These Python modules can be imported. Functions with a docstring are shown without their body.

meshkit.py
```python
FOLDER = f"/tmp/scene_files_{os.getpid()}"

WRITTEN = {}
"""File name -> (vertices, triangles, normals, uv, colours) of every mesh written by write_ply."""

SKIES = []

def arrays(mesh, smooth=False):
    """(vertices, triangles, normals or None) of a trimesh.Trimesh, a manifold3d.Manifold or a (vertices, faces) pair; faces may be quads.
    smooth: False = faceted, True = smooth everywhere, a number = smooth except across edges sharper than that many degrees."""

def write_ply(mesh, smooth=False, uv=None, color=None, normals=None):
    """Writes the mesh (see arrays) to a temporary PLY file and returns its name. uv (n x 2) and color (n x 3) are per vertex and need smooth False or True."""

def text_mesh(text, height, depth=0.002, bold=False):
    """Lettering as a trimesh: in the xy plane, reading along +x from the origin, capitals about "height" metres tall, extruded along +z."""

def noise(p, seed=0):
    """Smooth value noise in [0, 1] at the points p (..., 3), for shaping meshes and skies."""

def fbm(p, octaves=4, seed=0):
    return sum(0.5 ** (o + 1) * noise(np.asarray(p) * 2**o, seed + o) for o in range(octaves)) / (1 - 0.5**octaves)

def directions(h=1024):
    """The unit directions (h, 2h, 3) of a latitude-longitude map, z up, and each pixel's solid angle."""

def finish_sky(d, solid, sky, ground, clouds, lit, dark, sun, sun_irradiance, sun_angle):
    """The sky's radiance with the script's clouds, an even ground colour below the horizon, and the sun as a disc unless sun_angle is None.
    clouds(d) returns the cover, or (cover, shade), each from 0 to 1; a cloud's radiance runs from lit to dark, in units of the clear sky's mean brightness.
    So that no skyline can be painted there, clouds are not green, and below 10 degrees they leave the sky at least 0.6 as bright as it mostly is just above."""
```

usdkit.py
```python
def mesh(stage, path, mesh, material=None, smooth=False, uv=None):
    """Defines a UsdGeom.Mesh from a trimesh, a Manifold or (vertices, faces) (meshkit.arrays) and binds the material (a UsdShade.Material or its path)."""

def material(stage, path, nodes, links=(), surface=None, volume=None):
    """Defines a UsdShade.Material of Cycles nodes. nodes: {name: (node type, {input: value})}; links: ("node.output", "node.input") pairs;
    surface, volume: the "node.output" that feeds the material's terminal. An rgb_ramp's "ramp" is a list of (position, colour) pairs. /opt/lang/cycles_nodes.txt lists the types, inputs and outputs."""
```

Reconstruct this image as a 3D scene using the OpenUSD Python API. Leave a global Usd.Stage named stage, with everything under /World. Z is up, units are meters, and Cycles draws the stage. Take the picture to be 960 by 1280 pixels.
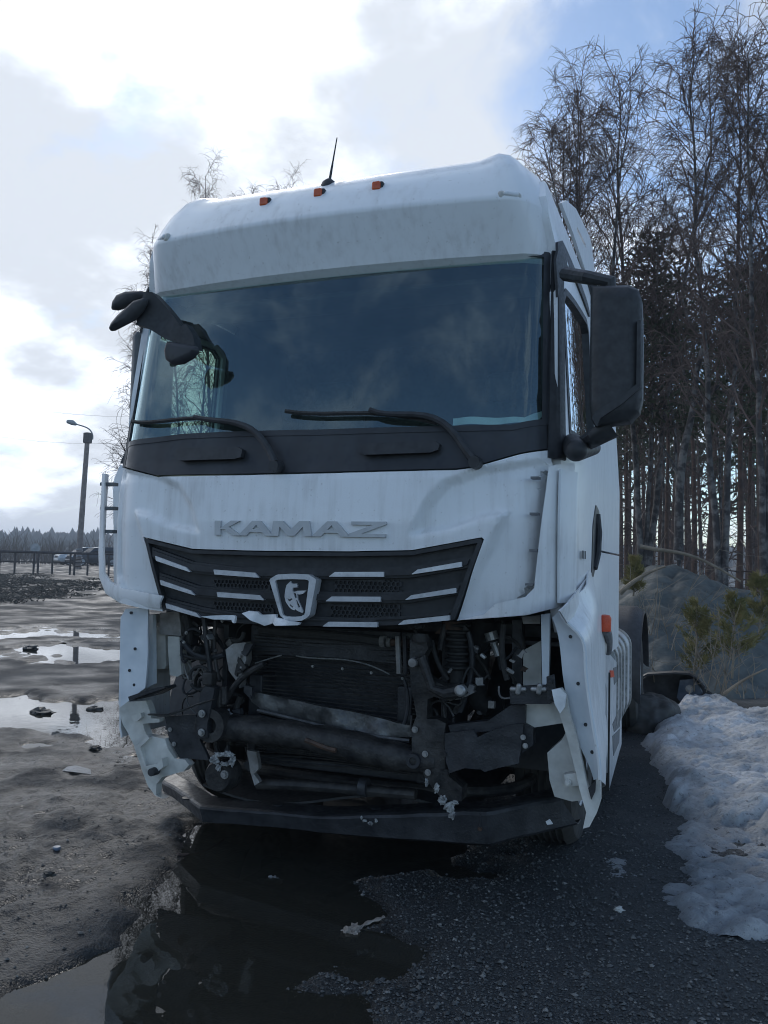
import math, random, re
import numpy as np, trimesh, usdkit, meshkit
from manifold3d import Manifold, CrossSection, FillRule
from shapely.geometry import Polygon, Point, LineString
from shapely.ops import unary_union
from pxr import Usd, UsdGeom, UsdLux, UsdShade, Gf, Sdf, Vt

stage = Usd.Stage.CreateInMemory()
UsdGeom.SetStageUpAxis(stage, UsdGeom.Tokens.z)
UsdGeom.SetStageMetersPerUnit(stage, 1.0)
UsdGeom.Xform.Define(stage, '/World')
UsdGeom.Scope.Define(stage, '/World/Looks')

# ------------------------------------------------------------------ camera
CAM = np.array([1.811, -3.646, 1.549])
YAW, PITCH, ROLL, FPX = math.radians(-20.64), math.radians(3.57), math.radians(1.44), 1063.0
FW = np.array([math.sin(YAW)*math.cos(PITCH), math.cos(YAW)*math.cos(PITCH), math.sin(PITCH)])
_r = np.array([math.cos(YAW), -math.sin(YAW), 0.0]); _u = np.cross(_r, FW)
RT = _r*math.cos(ROLL) + _u*math.sin(ROLL)
UP = -_r*math.sin(ROLL) + _u*math.cos(ROLL)
camera = UsdGeom.Camera.Define(stage, '/World/camera')
camera.CreateHorizontalApertureAttr(36.0)
camera.CreateVerticalApertureAttr(48.0)
camera.CreateFocalLengthAttr(36.0*FPX/960)
camera.CreateClippingRangeAttr(Gf.Vec2f(0.05, 20000))
camera.CreateExposureAttr(EXPOSURE := 0.02)
M4 = Gf.Matrix4d(*RT, 0, *UP, 0, *(-FW), 0, *CAM, 1)
camera.AddTransformOp().Set(M4)

HAZE = 0.0008
# ------------------------------------------------------------------ sky and sun
SUN_AZ, SUN_EL = math.radians(-31.0), math.radians(34.0)       # azimuth = atan2(x, y)
SD = np.array([math.sin(SUN_AZ)*math.cos(SUN_EL), math.cos(SUN_AZ)*math.cos(SUN_EL), math.sin(SUN_EL)])
usdkit.material(stage, '/World/Looks/sky', {
    'tc': ('texture_coordinate', {}),
    'sky': ('sky_texture', {'sky_type': 'single_scattering', 'sun_disc': False, 'sun_elevation': SUN_EL, 'sun_rotation': SUN_AZ, 'altitude': 250.0, 'aerosol_density': 0.35}),
    'sep': ('separate_xyz', {}),
    'zz': ('math', {'math_type': 'maximum', 'value2': 0.0}),
    'za': ('math', {'math_type': 'add', 'value2': 0.32}),
    'px': ('math', {'math_type': 'divide'}), 'py': ('math', {'math_type': 'divide'}),
    'pl': ('combine_xyz', {'z': 3.3}),
    'n1': ('noise_texture', {'scale': 2.7, 'detail': 10.0, 'roughness': 0.62, 'distortion': 0.4}),
    'n2': ('noise_texture', {'scale': 2.0, 'detail': 9.0, 'roughness': 0.55, 'w': 0.0}),
    'gain': ('mix', {'mix_type': 'multiply', 'fac': 1.0, 'color2': (1.15, 1.28, 1.38)}),
    'off': ('mapping', {'location': (4.7, 9.1, 2.2)}),
    # the cloud deck is thicker towards the sun's side of the sky and breaks up away from it
    'dirn': ('normal', {'direction': (float(SD[0]), float(SD[1]), float(SD[2]))}),
    'deck': ('normal', {'direction': (-.90, .36, .25)}),
    'bias': ('map_range', {'from_min': 0.46, 'from_max': 0.80, 'to_min': -0.035, 'to_max': 0.23, 'clamp': True}),
    'cov': ('math', {'math_type': 'add'}),
    'mask': ('map_range', {'range_type': 'smoothstep', 'from_min': 0.44, 'from_max': 0.68, 'clamp': True}),
    'glow': ('map_range', {'range_type': 'smoothstep', 'from_min': 0.35, 'from_max': 1.0, 'to_min': 0.0, 'to_max': 1.0, 'clamp': True}),
    'shade': ('map_range', {'range_type': 'smoothstep', 'from_min': 0.44, 'from_max': 0.64, 'to_min': 0.0, 'to_max': 1.0, 'clamp': True}),
    'lit': ('mix', {'color1': (6.0, 6.9, 8.3), 'color2': (17.5, 18.6, 20.4)}),
    'drk': ('mix', {'color1': (4.4, 5.2, 6.6), 'color2': (7.7, 8.3, 9.2)}),
    'cl': ('mix', {}),
    'fin': ('mix', {}),
    'bg': ('background_shader', {'strength': 0.1}),
}, [('tc.generated', 'sky.vector'), ('tc.generated', 'sep.vector'), ('sep.z', 'zz.value1'), ('zz.value', 'za.value1'),
    ('sep.x', 'px.value1'), ('za.value', 'px.value2'), ('sep.y', 'py.value1'), ('za.value', 'py.value2'),
    ('px.value', 'pl.x'), ('py.value', 'pl.y'), ('pl.vector', 'n1.vector'), ('pl.vector', 'off.vector'), ('off.vector', 'n2.vector'),
    ('tc.generated', 'dirn.normal'), ('tc.generated', 'deck.normal'), ('deck.dot', 'bias.value'), ('n1.fac', 'cov.value1'), ('bias.result', 'cov.value2'), ('cov.value', 'mask.value'),
    ('dirn.dot', 'glow.value'), ('n2.fac', 'shade.value'), ('glow.result', 'lit.fac'), ('glow.result', 'drk.fac'),
    ('shade.result', 'cl.fac'), ('drk.color', 'cl.color1'), ('lit.color', 'cl.color2'),
    ('mask.result', 'fin.fac'), ('sky.color', 'gain.color1'), ('gain.color', 'fin.color1'), ('cl.color', 'fin.color2'), ('fin.color', 'bg.color')],
    surface='bg.background')
dome = UsdLux.DomeLight.Define(stage, '/World/sky')
dome.CreateIntensityAttr(1.0)
UsdShade.MaterialBindingAPI.Apply(dome.GetPrim()).Bind(UsdShade.Material.Get(stage, '/World/Looks/sky'))
dome.GetPrim().SetCustomDataByKey('kind', 'structure')
sun = UsdLux.DistantLight.Define(stage, '/World/sun')
sun.CreateIntensityAttr(0.3)
sun.CreateAngleAttr(14.0)
sun.CreateNormalizeAttr(True)
sun.CreateColorAttr(Gf.Vec3f(1.0, 0.97, 0.93))
_z = Gf.Vec3d(*map(float, SD))
sun.AddTransformOp().Set(Gf.Matrix4d().SetRotate(Gf.Rotation(Gf.Vec3d(0, 0, 1), _z)))

# ------------------------------------------------------------------ helpers
def ray(px, py):
    return FW + RT*(px-480)/FPX - UP*(py-640)/FPX
def hx(px, py, X): d = ray(px, py); return CAM + d*(X-CAM[0])/d[0]
def hy(px, py, Y): d = ray(px, py); return CAM + d*(Y-CAM[1])/d[1]
def hz(px, py, Z=0.0): d = ray(px, py); return CAM + d*(Z-CAM[2])/d[2]
A = np.asarray
COUNT, ORIGIN = {}, {}
def numbered(path):
    n = COUNT.get(path, 0); COUNT[path] = n+1
    return path if n == 0 else '%s_%03d' % (path, n)
def tag(prim, label=None, cat=None, group=None, kind=None):
    for k, v in (('label', label), ('category', cat), ('group', group), ('kind', kind)):
        if v: prim.SetCustomDataByKey(k, v)
    return prim
def thing(name, label, cat, loc=(0, 0, 0), rotz=0.0, group=None, scale=None):
    path = numbered('/World/' + name)
    x = UsdGeom.Xform.Define(stage, path)
    x.AddTranslateOp().Set(Gf.Vec3d(*map(float, loc)))
    if rotz: x.AddRotateZOp().Set(float(rotz))
    if scale: x.AddScaleOp().Set(Gf.Vec3f(*map(float, scale)))
    ORIGIN[path] = A(loc, float)
    return tag(x.GetPrim(), label, cat, group)
def obj(name, mesh, mat, parent=None, smooth=30, label=None, cat=None, group=None, kind=None, local=False):
    base = str(parent.GetPath()) if parent else '/World'
    path = numbered(base + '/' + name)
    v, f, n = meshkit.arrays(mesh, False)
    off = ORIGIN.get(base, np.zeros(3))
    if not local: v = v - off
    m = usdkit.mesh(stage, path, trimesh.Trimesh(v, f, process=False) if smooth else (v, f), MAT[mat], smooth=smooth)
    ORIGIN[path] = off
    return tag(m.GetPrim(), label, cat, group, kind)
def copy_of(root, loc, rotz, label, group=None, scale=1.0):
    name = re.sub(r'_\d{3}$', '', root.GetName())
    path = numbered('/World/' + name)
    x = UsdGeom.Xform.Define(stage, path)
    x.GetPrim().GetReferences().AddInternalReference(root.GetPath())
    x.ClearXformOpOrder()
    x.AddTranslateOp(opSuffix='c').Set(Gf.Vec3d(*map(float, loc)))
    x.AddRotateZOp(opSuffix='c').Set(float(rotz))
    s = scale if np.ndim(scale) else (scale,)*3
    x.AddScaleOp(opSuffix='c').Set(Gf.Vec3f(*map(float, s)))
    p = x.GetPrim(); p.SetInstanceable(True)
    d = dict(root.GetCustomData())
    p.ClearCustomData()
    tag(p, label, d.get('category'), group)
    return p

import shapely, shapely.affinity
# --- solids
def tm(m):
    if isinstance(m, trimesh.Trimesh): return m
    k = m.to_mesh(); return trimesh.Trimesh(k.vert_properties[:, :3], k.tri_verts, process=False)
def cat(*ms): return trimesh.util.concatenate([tm(m) for m in ms])
def box(c, s, r=0.0, rot=None):
    s = A(s, float)
    if r <= 0: m = tm(Manifold.cube(tuple(s), True))
    else:
        r = min(r, s.min()*0.45); h = s/2-r
        P = []
        for sx in (-1, 1):
            for sy in (-1, 1):
                for sz in (-1, 1):
                    c0 = A((sx, sy, sz))*h
                    for e in (A((sx, 0, 0)), A((0, sy, 0)), A((0, 0, sz)), A((sx, sy, 0))*.71, A((sx, 0, sz))*.71, A((0, sy, sz))*.71):
                        P.append(c0+e*r)
        m = tm(Manifold.hull_points(A(P)))
    m = m.copy()
    if rot is not None: m.apply_transform(trimesh.transformations.euler_matrix(*np.radians(rot)))
    m.apply_translation(c); return m
def hull(pts): return tm(Manifold.hull_points(A(pts, float)))
def blob(cs, r, n=10):
    """hull of spheres at centres cs"""
    r = np.broadcast_to(r, len(cs))
    ico = trimesh.creation.icosphere(2 if n > 8 else 1, 1.0).vertices
    return hull(np.vstack([A(c)+ico*q for c, q in zip(cs, r)]))
def tube(path, r, n=10, cap=True, flat=1.0):
    P = A(path, float); k = len(P); r = np.broadcast_to(A(r, float), (k,))
    T = np.gradient(P, axis=0); T /= np.maximum(np.linalg.norm(T, axis=1, keepdims=True), 1e-9)
    a = A((0, 0, 1.0)) if abs(T[0][2]) < .9 else A((1.0, 0, 0))
    Nn = np.cross(T[0], a); Nn /= np.linalg.norm(Nn)
    V = []
    th = np.arange(n)*2*np.pi/n
    for i in range(k):
        Nn = Nn - T[i]*(Nn@T[i]); Nn /= max(np.linalg.norm(Nn), 1e-9)
        B = np.cross(T[i], Nn)
        V.append(P[i]+r[i]*(np.cos(th)[:, None]*Nn+flat*np.sin(th)[:, None]*B))
    V = np.vstack(V); F = []
    for i in range(k-1):
        for j in range(n):
            a0, a1, b0, b1 = i*n+j, i*n+(j+1) % n, (i+1)*n+j, (i+1)*n+(j+1) % n
            F += [(a0, a1, b1), (a0, b1, b0)]
    if cap:
        V = np.vstack([V, P[0], P[-1]])
        for j in range(n):
            F += [(k*n, (j+1) % n, j), (k*n+1, (k-1)*n+j, (k-1)*n+(j+1) % n)]
    return trimesh.Trimesh(V, A(F)[:, ::-1] if False else F, process=False)
def spline(P, n=24):
    from scipy.interpolate import CubicSpline
    P = A(P, float); t = np.r_[0, np.cumsum(np.linalg.norm(np.diff(P, axis=0), axis=1))]
    return CubicSpline(t, P)(np.linspace(0, t[-1], n))
def cyl(a, b, r, n=16): return tube([a, b], r, n)
def lathe(prof, n=24, axis='z', c=(0, 0, 0)):
    m = trimesh.creation.revolve(A(prof, float), sections=n)
    if axis == 'x': m.apply_transform(trimesh.transformations.rotation_matrix(np.pi/2, (0, 1, 0)))
    if axis == 'y': m.apply_transform(trimesh.transformations.rotation_matrix(-np.pi/2, (1, 0, 0)))
    m.apply_translation(c); return m
def cs_of(poly):
    polys = list(getattr(poly, 'geoms', [poly]))
    rings = []
    for p in polys:
        rings.append(A(p.exterior.coords)[:-1]); rings += [A(i.coords)[:-1] for i in p.interiors]
    return CrossSection(rings, FillRule.EvenOdd)
def refine(V, F, L):
    """splits every edge longer than L, without leaving T-junctions"""
    for _ in range(9):
        E3 = np.sort(np.stack([F, np.roll(F, -1, 1)], -1), -1).reshape(-1, 2)
        U, inv = np.unique(E3, axis=0, return_inverse=True)
        long = np.linalg.norm(V[U[:, 0]]-V[U[:, 1]], axis=1) > L
        if not long.any(): break
        mid = np.full(len(U), -1); mid[long] = len(V)+np.arange(long.sum())
        V = np.vstack([V, (V[U[long, 0]]+V[U[long, 1]])/2])
        M = mid[inv.reshape(-1, 3)]; c = (M >= 0).sum(1)
        out = [F[c == 0]]
        f, m = F[c == 3], M[c == 3]
        out += [np.c_[f[:, 0], m[:, 0], m[:, 2]], np.c_[m[:, 0], f[:, 1], m[:, 1]], np.c_[m[:, 2], m[:, 1], f[:, 2]], m]
        f, m = F[c == 1], M[c == 1]
        r = np.argmax(m >= 0, 1); i = np.arange(len(f)); a, b, d = f[i, r], f[i, (r+1) % 3], f[i, (r+2) % 3]; k = m[i, r]
        out += [np.c_[a, k, d], np.c_[k, b, d]]
        f, m = F[c == 2], M[c == 2]
        r = (np.argmax(m < 0, 1)+1) % 3; i = np.arange(len(f)); a, b, d = f[i, r], f[i, (r+1) % 3], f[i, (r+2) % 3]; k, l = m[i, r], m[i, (r+1) % 3]
        out += [np.c_[k, b, l], np.c_[a, k, l], np.c_[a, l, d]]
        F = np.vstack(out)
    return V, F
def plate(poly, th, fn, res=0.05, relief=None):
    """poly in a 2D plane -> solid sheet thickness th warped by fn(u, v, w) -> xyz, w in [0, th] runs away from the viewer"""
    if not hasattr(poly, 'geom_type'): poly = Polygon(poly).buffer(0)
    poly = shapely.set_precision(poly.simplify(.0012), 1e-5)
    m = Manifold.extrude(cs_of(poly), th)
    k = m.to_mesh(); V, F = A(k.vert_properties[:, :3], float), A(k.tri_verts, int)
    if res: V, F = refine(V, F, res)
    return trimesh.Trimesh(fn(V[:, 0], V[:, 1], V[:, 2]), F, process=False)
def slab(pix, Y, th, res=None, jig=0.0, seed=1):
    """outline seen in the photograph, standing at depth Y (number or function of x, z), th thick towards the back"""
    P = A([hy(x, y, Y if not callable(Y) else 0.1) for x, y in pix])[:, [0, 2]]
    poly = Polygon(P).buffer(0)
    def fn(u, v, w):
        y = (Y(u, v) if callable(Y) else Y)+w
        if jig: y = y+(meshkit.fbm(np.c_[u*6, v*6, u*0], 3, seed)-.5)*jig
        return np.c_[u, y, v]
    m = plate(poly, th, fn, res)
    m.invert() if m.volume < 0 else None
    return m
def side_slab(pix, X, th, res=None):
    P = A([hx(x, y, X) for x, y in pix])[:, [1, 2]]
    m = plate(Polygon(P).buffer(0), th, lambda u, v, w: np.c_[X-w, u, v], res)
    m.invert() if m.volume < 0 else None
    return m
def grid(P, th=None, normal=None):
    """(n, m, 3) points -> sheet, or a solid of thickness th along -normal"""
    n, m = P.shape[:2]
    idx = np.arange(n*m).reshape(n, m)
    q = np.stack([idx[:-1, :-1], idx[1:, :-1], idx[1:, 1:], idx[:-1, 1:]], -1).reshape(-1, 4)
    V = P.reshape(-1, 3); F = np.vstack([q[:, [0, 1, 2]], q[:, [0, 2, 3]]])
    if th is None: return trimesh.Trimesh(V, F, process=False)
    s = trimesh.Trimesh(V, F, process=False)
    nv = s.vertex_normals if normal is None else np.broadcast_to(A(normal, float), V.shape)
    V2 = V-nv*th; k = len(V)
    ring = np.r_[idx[0, :], idx[1:, -1], idx[-1, -2::-1], idx[-2:0:-1, 0]]
    r2 = np.roll(ring, -1)
    S = np.vstack([np.c_[ring, r2, r2+k], np.c_[ring, r2+k, ring+k]])
    out = trimesh.Trimesh(np.vstack([V, V2]), np.vstack([F, F[:, ::-1]+k, S]), process=False)
    out.fix_normals() if False else None
    return out
def bolt(c, r=.012, h=.012, axis='y'):
    r, h = r*.62, h*.7
    """hexagon bolt head on a washer"""
    a = cyl((0, 0, 0), (0, -h, 0), r, 6); w = cyl((0, .002, 0), (0, -h*.3, 0), r*1.5, 12)
    m = cat(w, a)
    if axis == 'z': m.apply_transform(trimesh.transformations.rotation_matrix(-np.pi/2, (1, 0, 0)))
    m.apply_translation(c); return m

# ------------------------------------------------------------------ materials
MAT = {}
def mat(name, nodes, links=(), surface='p.BSDF', volume=None):
    MAT[name] = usdkit.material(stage, '/World/Looks/' + name, nodes, links, surface, volume)
def mottled(name, c1, c2, scale=8, rough=(.4, .6), metallic=0.0, bump=0.0, bscale=60, detail=6, lo=.35, hi=.65, spec=.5, extra=None, coat=0.0):
    """two colours mixed by noise, roughness by another noise, fine bump"""
    p = {'metallic': metallic, 'specular_ior_level': spec, 'coat_weight': coat}
    p.update(extra or {})
    nodes = {'g': ('geometry', {}), 'n': ('noise_texture', {'scale': scale, 'detail': detail, 'roughness': .6}),
             'r': ('rgb_ramp', {'ramp': [(lo, c1), (hi, c2)]}),
             'n2': ('noise_texture', {'scale': scale*3.1, 'detail': 4}),
             'rr': ('map_range', {'from_min': .3, 'from_max': .7, 'to_min': rough[0], 'to_max': rough[1], 'clamp': True}),
             'p': ('principled_bsdf', p)}
    links = [('g.position', 'n.vector'), ('n.fac', 'r.fac'), ('r.color', 'p.base_color'), ('g.position', 'n2.vector'), ('n2.fac', 'rr.value'), ('rr.result', 'p.roughness')]
    if bump:
        nodes['nb'] = ('noise_texture', {'scale': bscale, 'detail': 4}); nodes['b'] = ('bump', {'strength': bump, 'distance': .01})
        links += [('g.position', 'nb.vector'), ('nb.fac', 'b.height'), ('b.normal', 'p.normal')]
    mat(name, nodes, links)

# truck paint: white, with a film of road dirt that runs down in streaks and thickens towards the ground
mat('truck_paint', {
    'g': ('geometry', {}),
    'ms': ('mapping', {'scale': (26.0, 26.0, 1.3)}), 'n1': ('noise_texture', {'scale': 1.0, 'detail': 5.0, 'roughness': .6}),
    'n2': ('noise_texture', {'scale': 2.2, 'detail': 6.0, 'roughness': .65}),
    'sep': ('separate_xyz', {}), 'low': ('map_range', {'from_min': 1.9, 'from_max': .4, 'to_min': 0.0, 'to_max': .75, 'clamp': True}),
    'm1': ('math', {'math_type': 'multiply'}), 'r1': ('map_range', {'from_min': .22, 'from_max': .46, 'to_min': 0.0, 'to_max': .46, 'clamp': True}),
    'm2': ('math', {'math_type': 'multiply'}), 'ad': ('math', {'math_type': 'add', 'use_clamp': True}),
    'mx': ('mix', {'color1': (.77, .78, .79), 'color2': (.36, .34, .32)}),
    'n3': ('noise_texture', {'scale': 55.0, 'detail': 3.0}), 'sp': ('map_range', {'from_min': .66, 'from_max': .74, 'to_min': 0.0, 'to_max': .35, 'clamp': True}),
    'ad2': ('math', {'math_type': 'add', 'use_clamp': True}),
    'ro': ('map_range', {'from_min': 0.0, 'from_max': .5, 'to_min': .3, 'to_max': .6, 'clamp': True}),
    'p': ('principled_bsdf', {'coat_weight': .25, 'coat_roughness': .12})},
    [('g.position', 'ms.vector'), ('ms.vector', 'n1.vector'), ('g.position', 'n2.vector'), ('g.position', 'sep.vector'), ('sep.z', 'low.value'),
     ('n1.fac', 'm1.value1'), ('n2.fac', 'm1.value2'), ('m1.value', 'r1.value'), ('low.result', 'm2.value1'), ('n2.fac', 'm2.value2'),
     ('r1.result', 'ad.value1'), ('m2.value', 'ad.value2'), ('g.position', 'n3.vector'), ('n3.fac', 'sp.value'), ('sp.result', 'ad2.value2'), ('ad.value', 'ad2.value1'),
     ('ad2.value', 'mx.fac'), ('mx.color', 'p.base_color'), ('ad2.value', 'ro.value'), ('ro.result', 'p.roughness')])
mottled('bare_inner_panel', (.55, .59, .63), (.66, .69, .72), 7, (.4, .6), coat=.1)
mottled('white_plastic', (.40, .39, .36), (.62, .61, .57), 6, (.5, .7), bump=.1)
mottled('torn_plastic', (.62, .63, .64), (.74, .75, .76), 14, (.4, .6), bump=.3, bscale=40)
mottled('black_plastic', (.014, .015, .017), (.03, .031, .034), 20, (.42, .62), bump=.08, bscale=400)
mottled('dark_panel', (.012, .013, .016), (.03, .032, .036), 5, (.3, .5))
mottled('grey_plastic', (.10, .105, .11), (.16, .165, .17), 16, (.5, .65))
mottled('chrome_strip', (.50, .51, .53), (.66, .67, .69), 12, (.3, .5), metallic=.55)
mottled('letter_grey', (.42, .43, .44), (.5, .51, .52), 12, (.4, .5), metallic=.25)
mottled('black_steel', (.010, .011, .013), (.035, .036, .04), 9, (.3, .6), metallic=.2, bump=.25, bscale=90)
mottled('greasy_iron', (.012, .012, .013), (.05, .047, .044), 14, (.35, .65), metallic=.35, bump=.4, bscale=70)
mottled('rusty_iron', (.03, .022, .018), (.10, .055, .035), 12, (.5, .8), metallic=.2, bump=.4, bscale=80)
mottled('bent_aluminium', (.05, .05, .05), (.15, .148, .145), 10, (.3, .55), metallic=.7, bump=.3, bscale=50)
mottled('cast_aluminium', (.16, .15, .14), (.32, .31, .30), 9, (.4, .6), metallic=.5, bump=.3, bscale=60)
mottled('zinc', (.20, .20, .19), (.42, .41, .40), 30, (.35, .5), metallic=.7)
mottled('fin_metal', (.045, .045, .046), (.12, .115, .11), 12, (.45, .7), metallic=.4)
mottled('dirty_foil', (.10, .10, .10), (.42, .42, .41), 38, (.35, .6), metallic=.3, bump=.4, bscale=90)
mottled('rubber', (.012, .012, .012), (.026, .025, .024), 22, (.6, .85), bump=.2)
mottled('tyre', (.016, .016, .016), (.045, .042, .038), 9, (.75, .9), bump=.3, bscale=50)
mottled('tank_alloy', (.42, .43, .44), (.58, .59, .6), 8, (.35, .55), metallic=.45, bump=.1)
mottled('amber_lens', (.42, .06, .012), (.5, .09, .02), 30, (.15, .3), coat=.5)
mottled('red_lens', (.6, .07, .025), (.7, .09, .03), 30, (.25, .4))
mottled('clear_lens', (.62, .64, .66), (.72, .74, .76), 30, (.12, .25), coat=.6)
mottled('cab_fabric', (.05, .05, .052), (.08, .08, .082), 30, (.8, .95))
mottled('cab_trim', (.09, .095, .1), (.13, .135, .14), 6, (.6, .75))
mottled('paper', (.72, .78, .76), (.8, .85, .83), 10, (.7, .8))
mottled('lining', (.05, .052, .055), (.08, .082, .085), 5, (.8, .9))
mat('windscreen_glass', {'f0': ('fresnel', {'IOR': 1.55}), 'bf': ('math', {'math_type': 'subtract', 'value1': 3.6}), 'bk': ('math', {'math_type': 'multiply', 'value2': 3.6}), 'f': ('math', {'math_type': 'multiply', 'use_clamp': True}), 't': ('transparent_bsdf', {'color': (.80, .90, .88)}), 'gl': ('glossy_bsdf', {'color': (.70, .90, .95), 'roughness': 0.015}),
                       'g': ('geometry', {}), 'n': ('noise_texture', {'scale': 3.0, 'detail': 5.0}), 'dr': ('map_range', {'from_min': .45, 'from_max': .8, 'to_min': .004, 'to_max': .02, 'clamp': True}),
                       'd': ('diffuse_bsdf', {'color': (.5, .5, .48)}), 'm': ('mix_closure', {}), 'm2': ('mix_closure', {})},
    [('g.backfacing', 'bk.value1'), ('bk.value', 'bf.value2'), ('f0.fac', 'f.value1'), ('bf.value', 'f.value2'), ('f.value', 'm.fac'), ('t.BSDF', 'm.closure1'), ('gl.BSDF', 'm.closure2'), ('g.position', 'n.vector'), ('n.fac', 'dr.value'), ('dr.result', 'm2.fac'), ('m.closure', 'm2.closure1'), ('d.BSDF', 'm2.closure2')], surface='m2.closure')
mat('window_glass', {'g': ('geometry', {}), 'f0': ('fresnel', {'IOR': 1.55}), 'bf': ('math', {'math_type': 'subtract', 'value1': 3.6}), 'bk': ('math', {'math_type': 'multiply', 'value2': 3.6}), 'f': ('math', {'math_type': 'multiply', 'use_clamp': True}), 't': ('transparent_bsdf', {'color': (.82, .93, .86)}), 'gl': ('glossy_bsdf', {'color': (1, 1, 1), 'roughness': 0.01}), 'm': ('mix_closure', {})},
    [('g.backfacing', 'bk.value1'), ('bk.value', 'bf.value2'), ('f0.fac', 'f.value1'), ('bf.value', 'f.value2'), ('f.value', 'm.fac'), ('t.BSDF', 'm.closure1'), ('gl.BSDF', 'm.closure2')], surface='m.closure')
mat('mirror_glass', {'p': ('principled_bsdf', {'metallic': 1.0, 'base_color': (.8, .8, .8), 'roughness': .03})})

# ------------------------------------------------------------------ ground, puddles
import shapely
def gpoly(pix, z=0.0): return Polygon([hz(x, y, z)[:2] for x, y in pix]).buffer(0)
PUDDLES = [
    gpoly([(-40, 1290), (10, 1262), (40, 1234), (125, 1202), (168, 1182), (158, 1152), (172, 1128), (214, 1110), (238, 1076), (252, 1030), (330, 985), (520, 990), (585, 1035),
           (575, 1092), (520, 1090), (470, 1112), (492, 1180), (462, 1240), (440, 1300), (430, 1500), (-60, 1500)]),
    gpoly([(-90, 880), (0, 872), (60, 867), (110, 872), (190, 868), (230, 900), (220, 935), (150, 930), (85, 926), (40, 919), (0, 911), (-90, 915)]),
    gpoly([(-60, 820), (0, 819), (30, 809), (100, 807), (160, 812), (200, 822), (160, 829), (60, 827), (30, 822), (-60, 828)]),
    gpoly([(-30, 795), (0, 790), (50, 786), (120, 789), (170, 797), (120, 801), (60, 796), (20, 799)]),
]
def smooth01(t): t = np.clip(t, 0, 1); return t*t*(3-2*t)
SNOW_EDGE = [(786, 905), (800, 935), (792, 960), (812, 985), (800, 1010), (815, 1030), (803, 1062), (838, 1088), (828, 1108), (812, 1128), (820, 1156), (850, 1172), (905, 1180), (960, 1190), (1010, 1200)]
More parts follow.
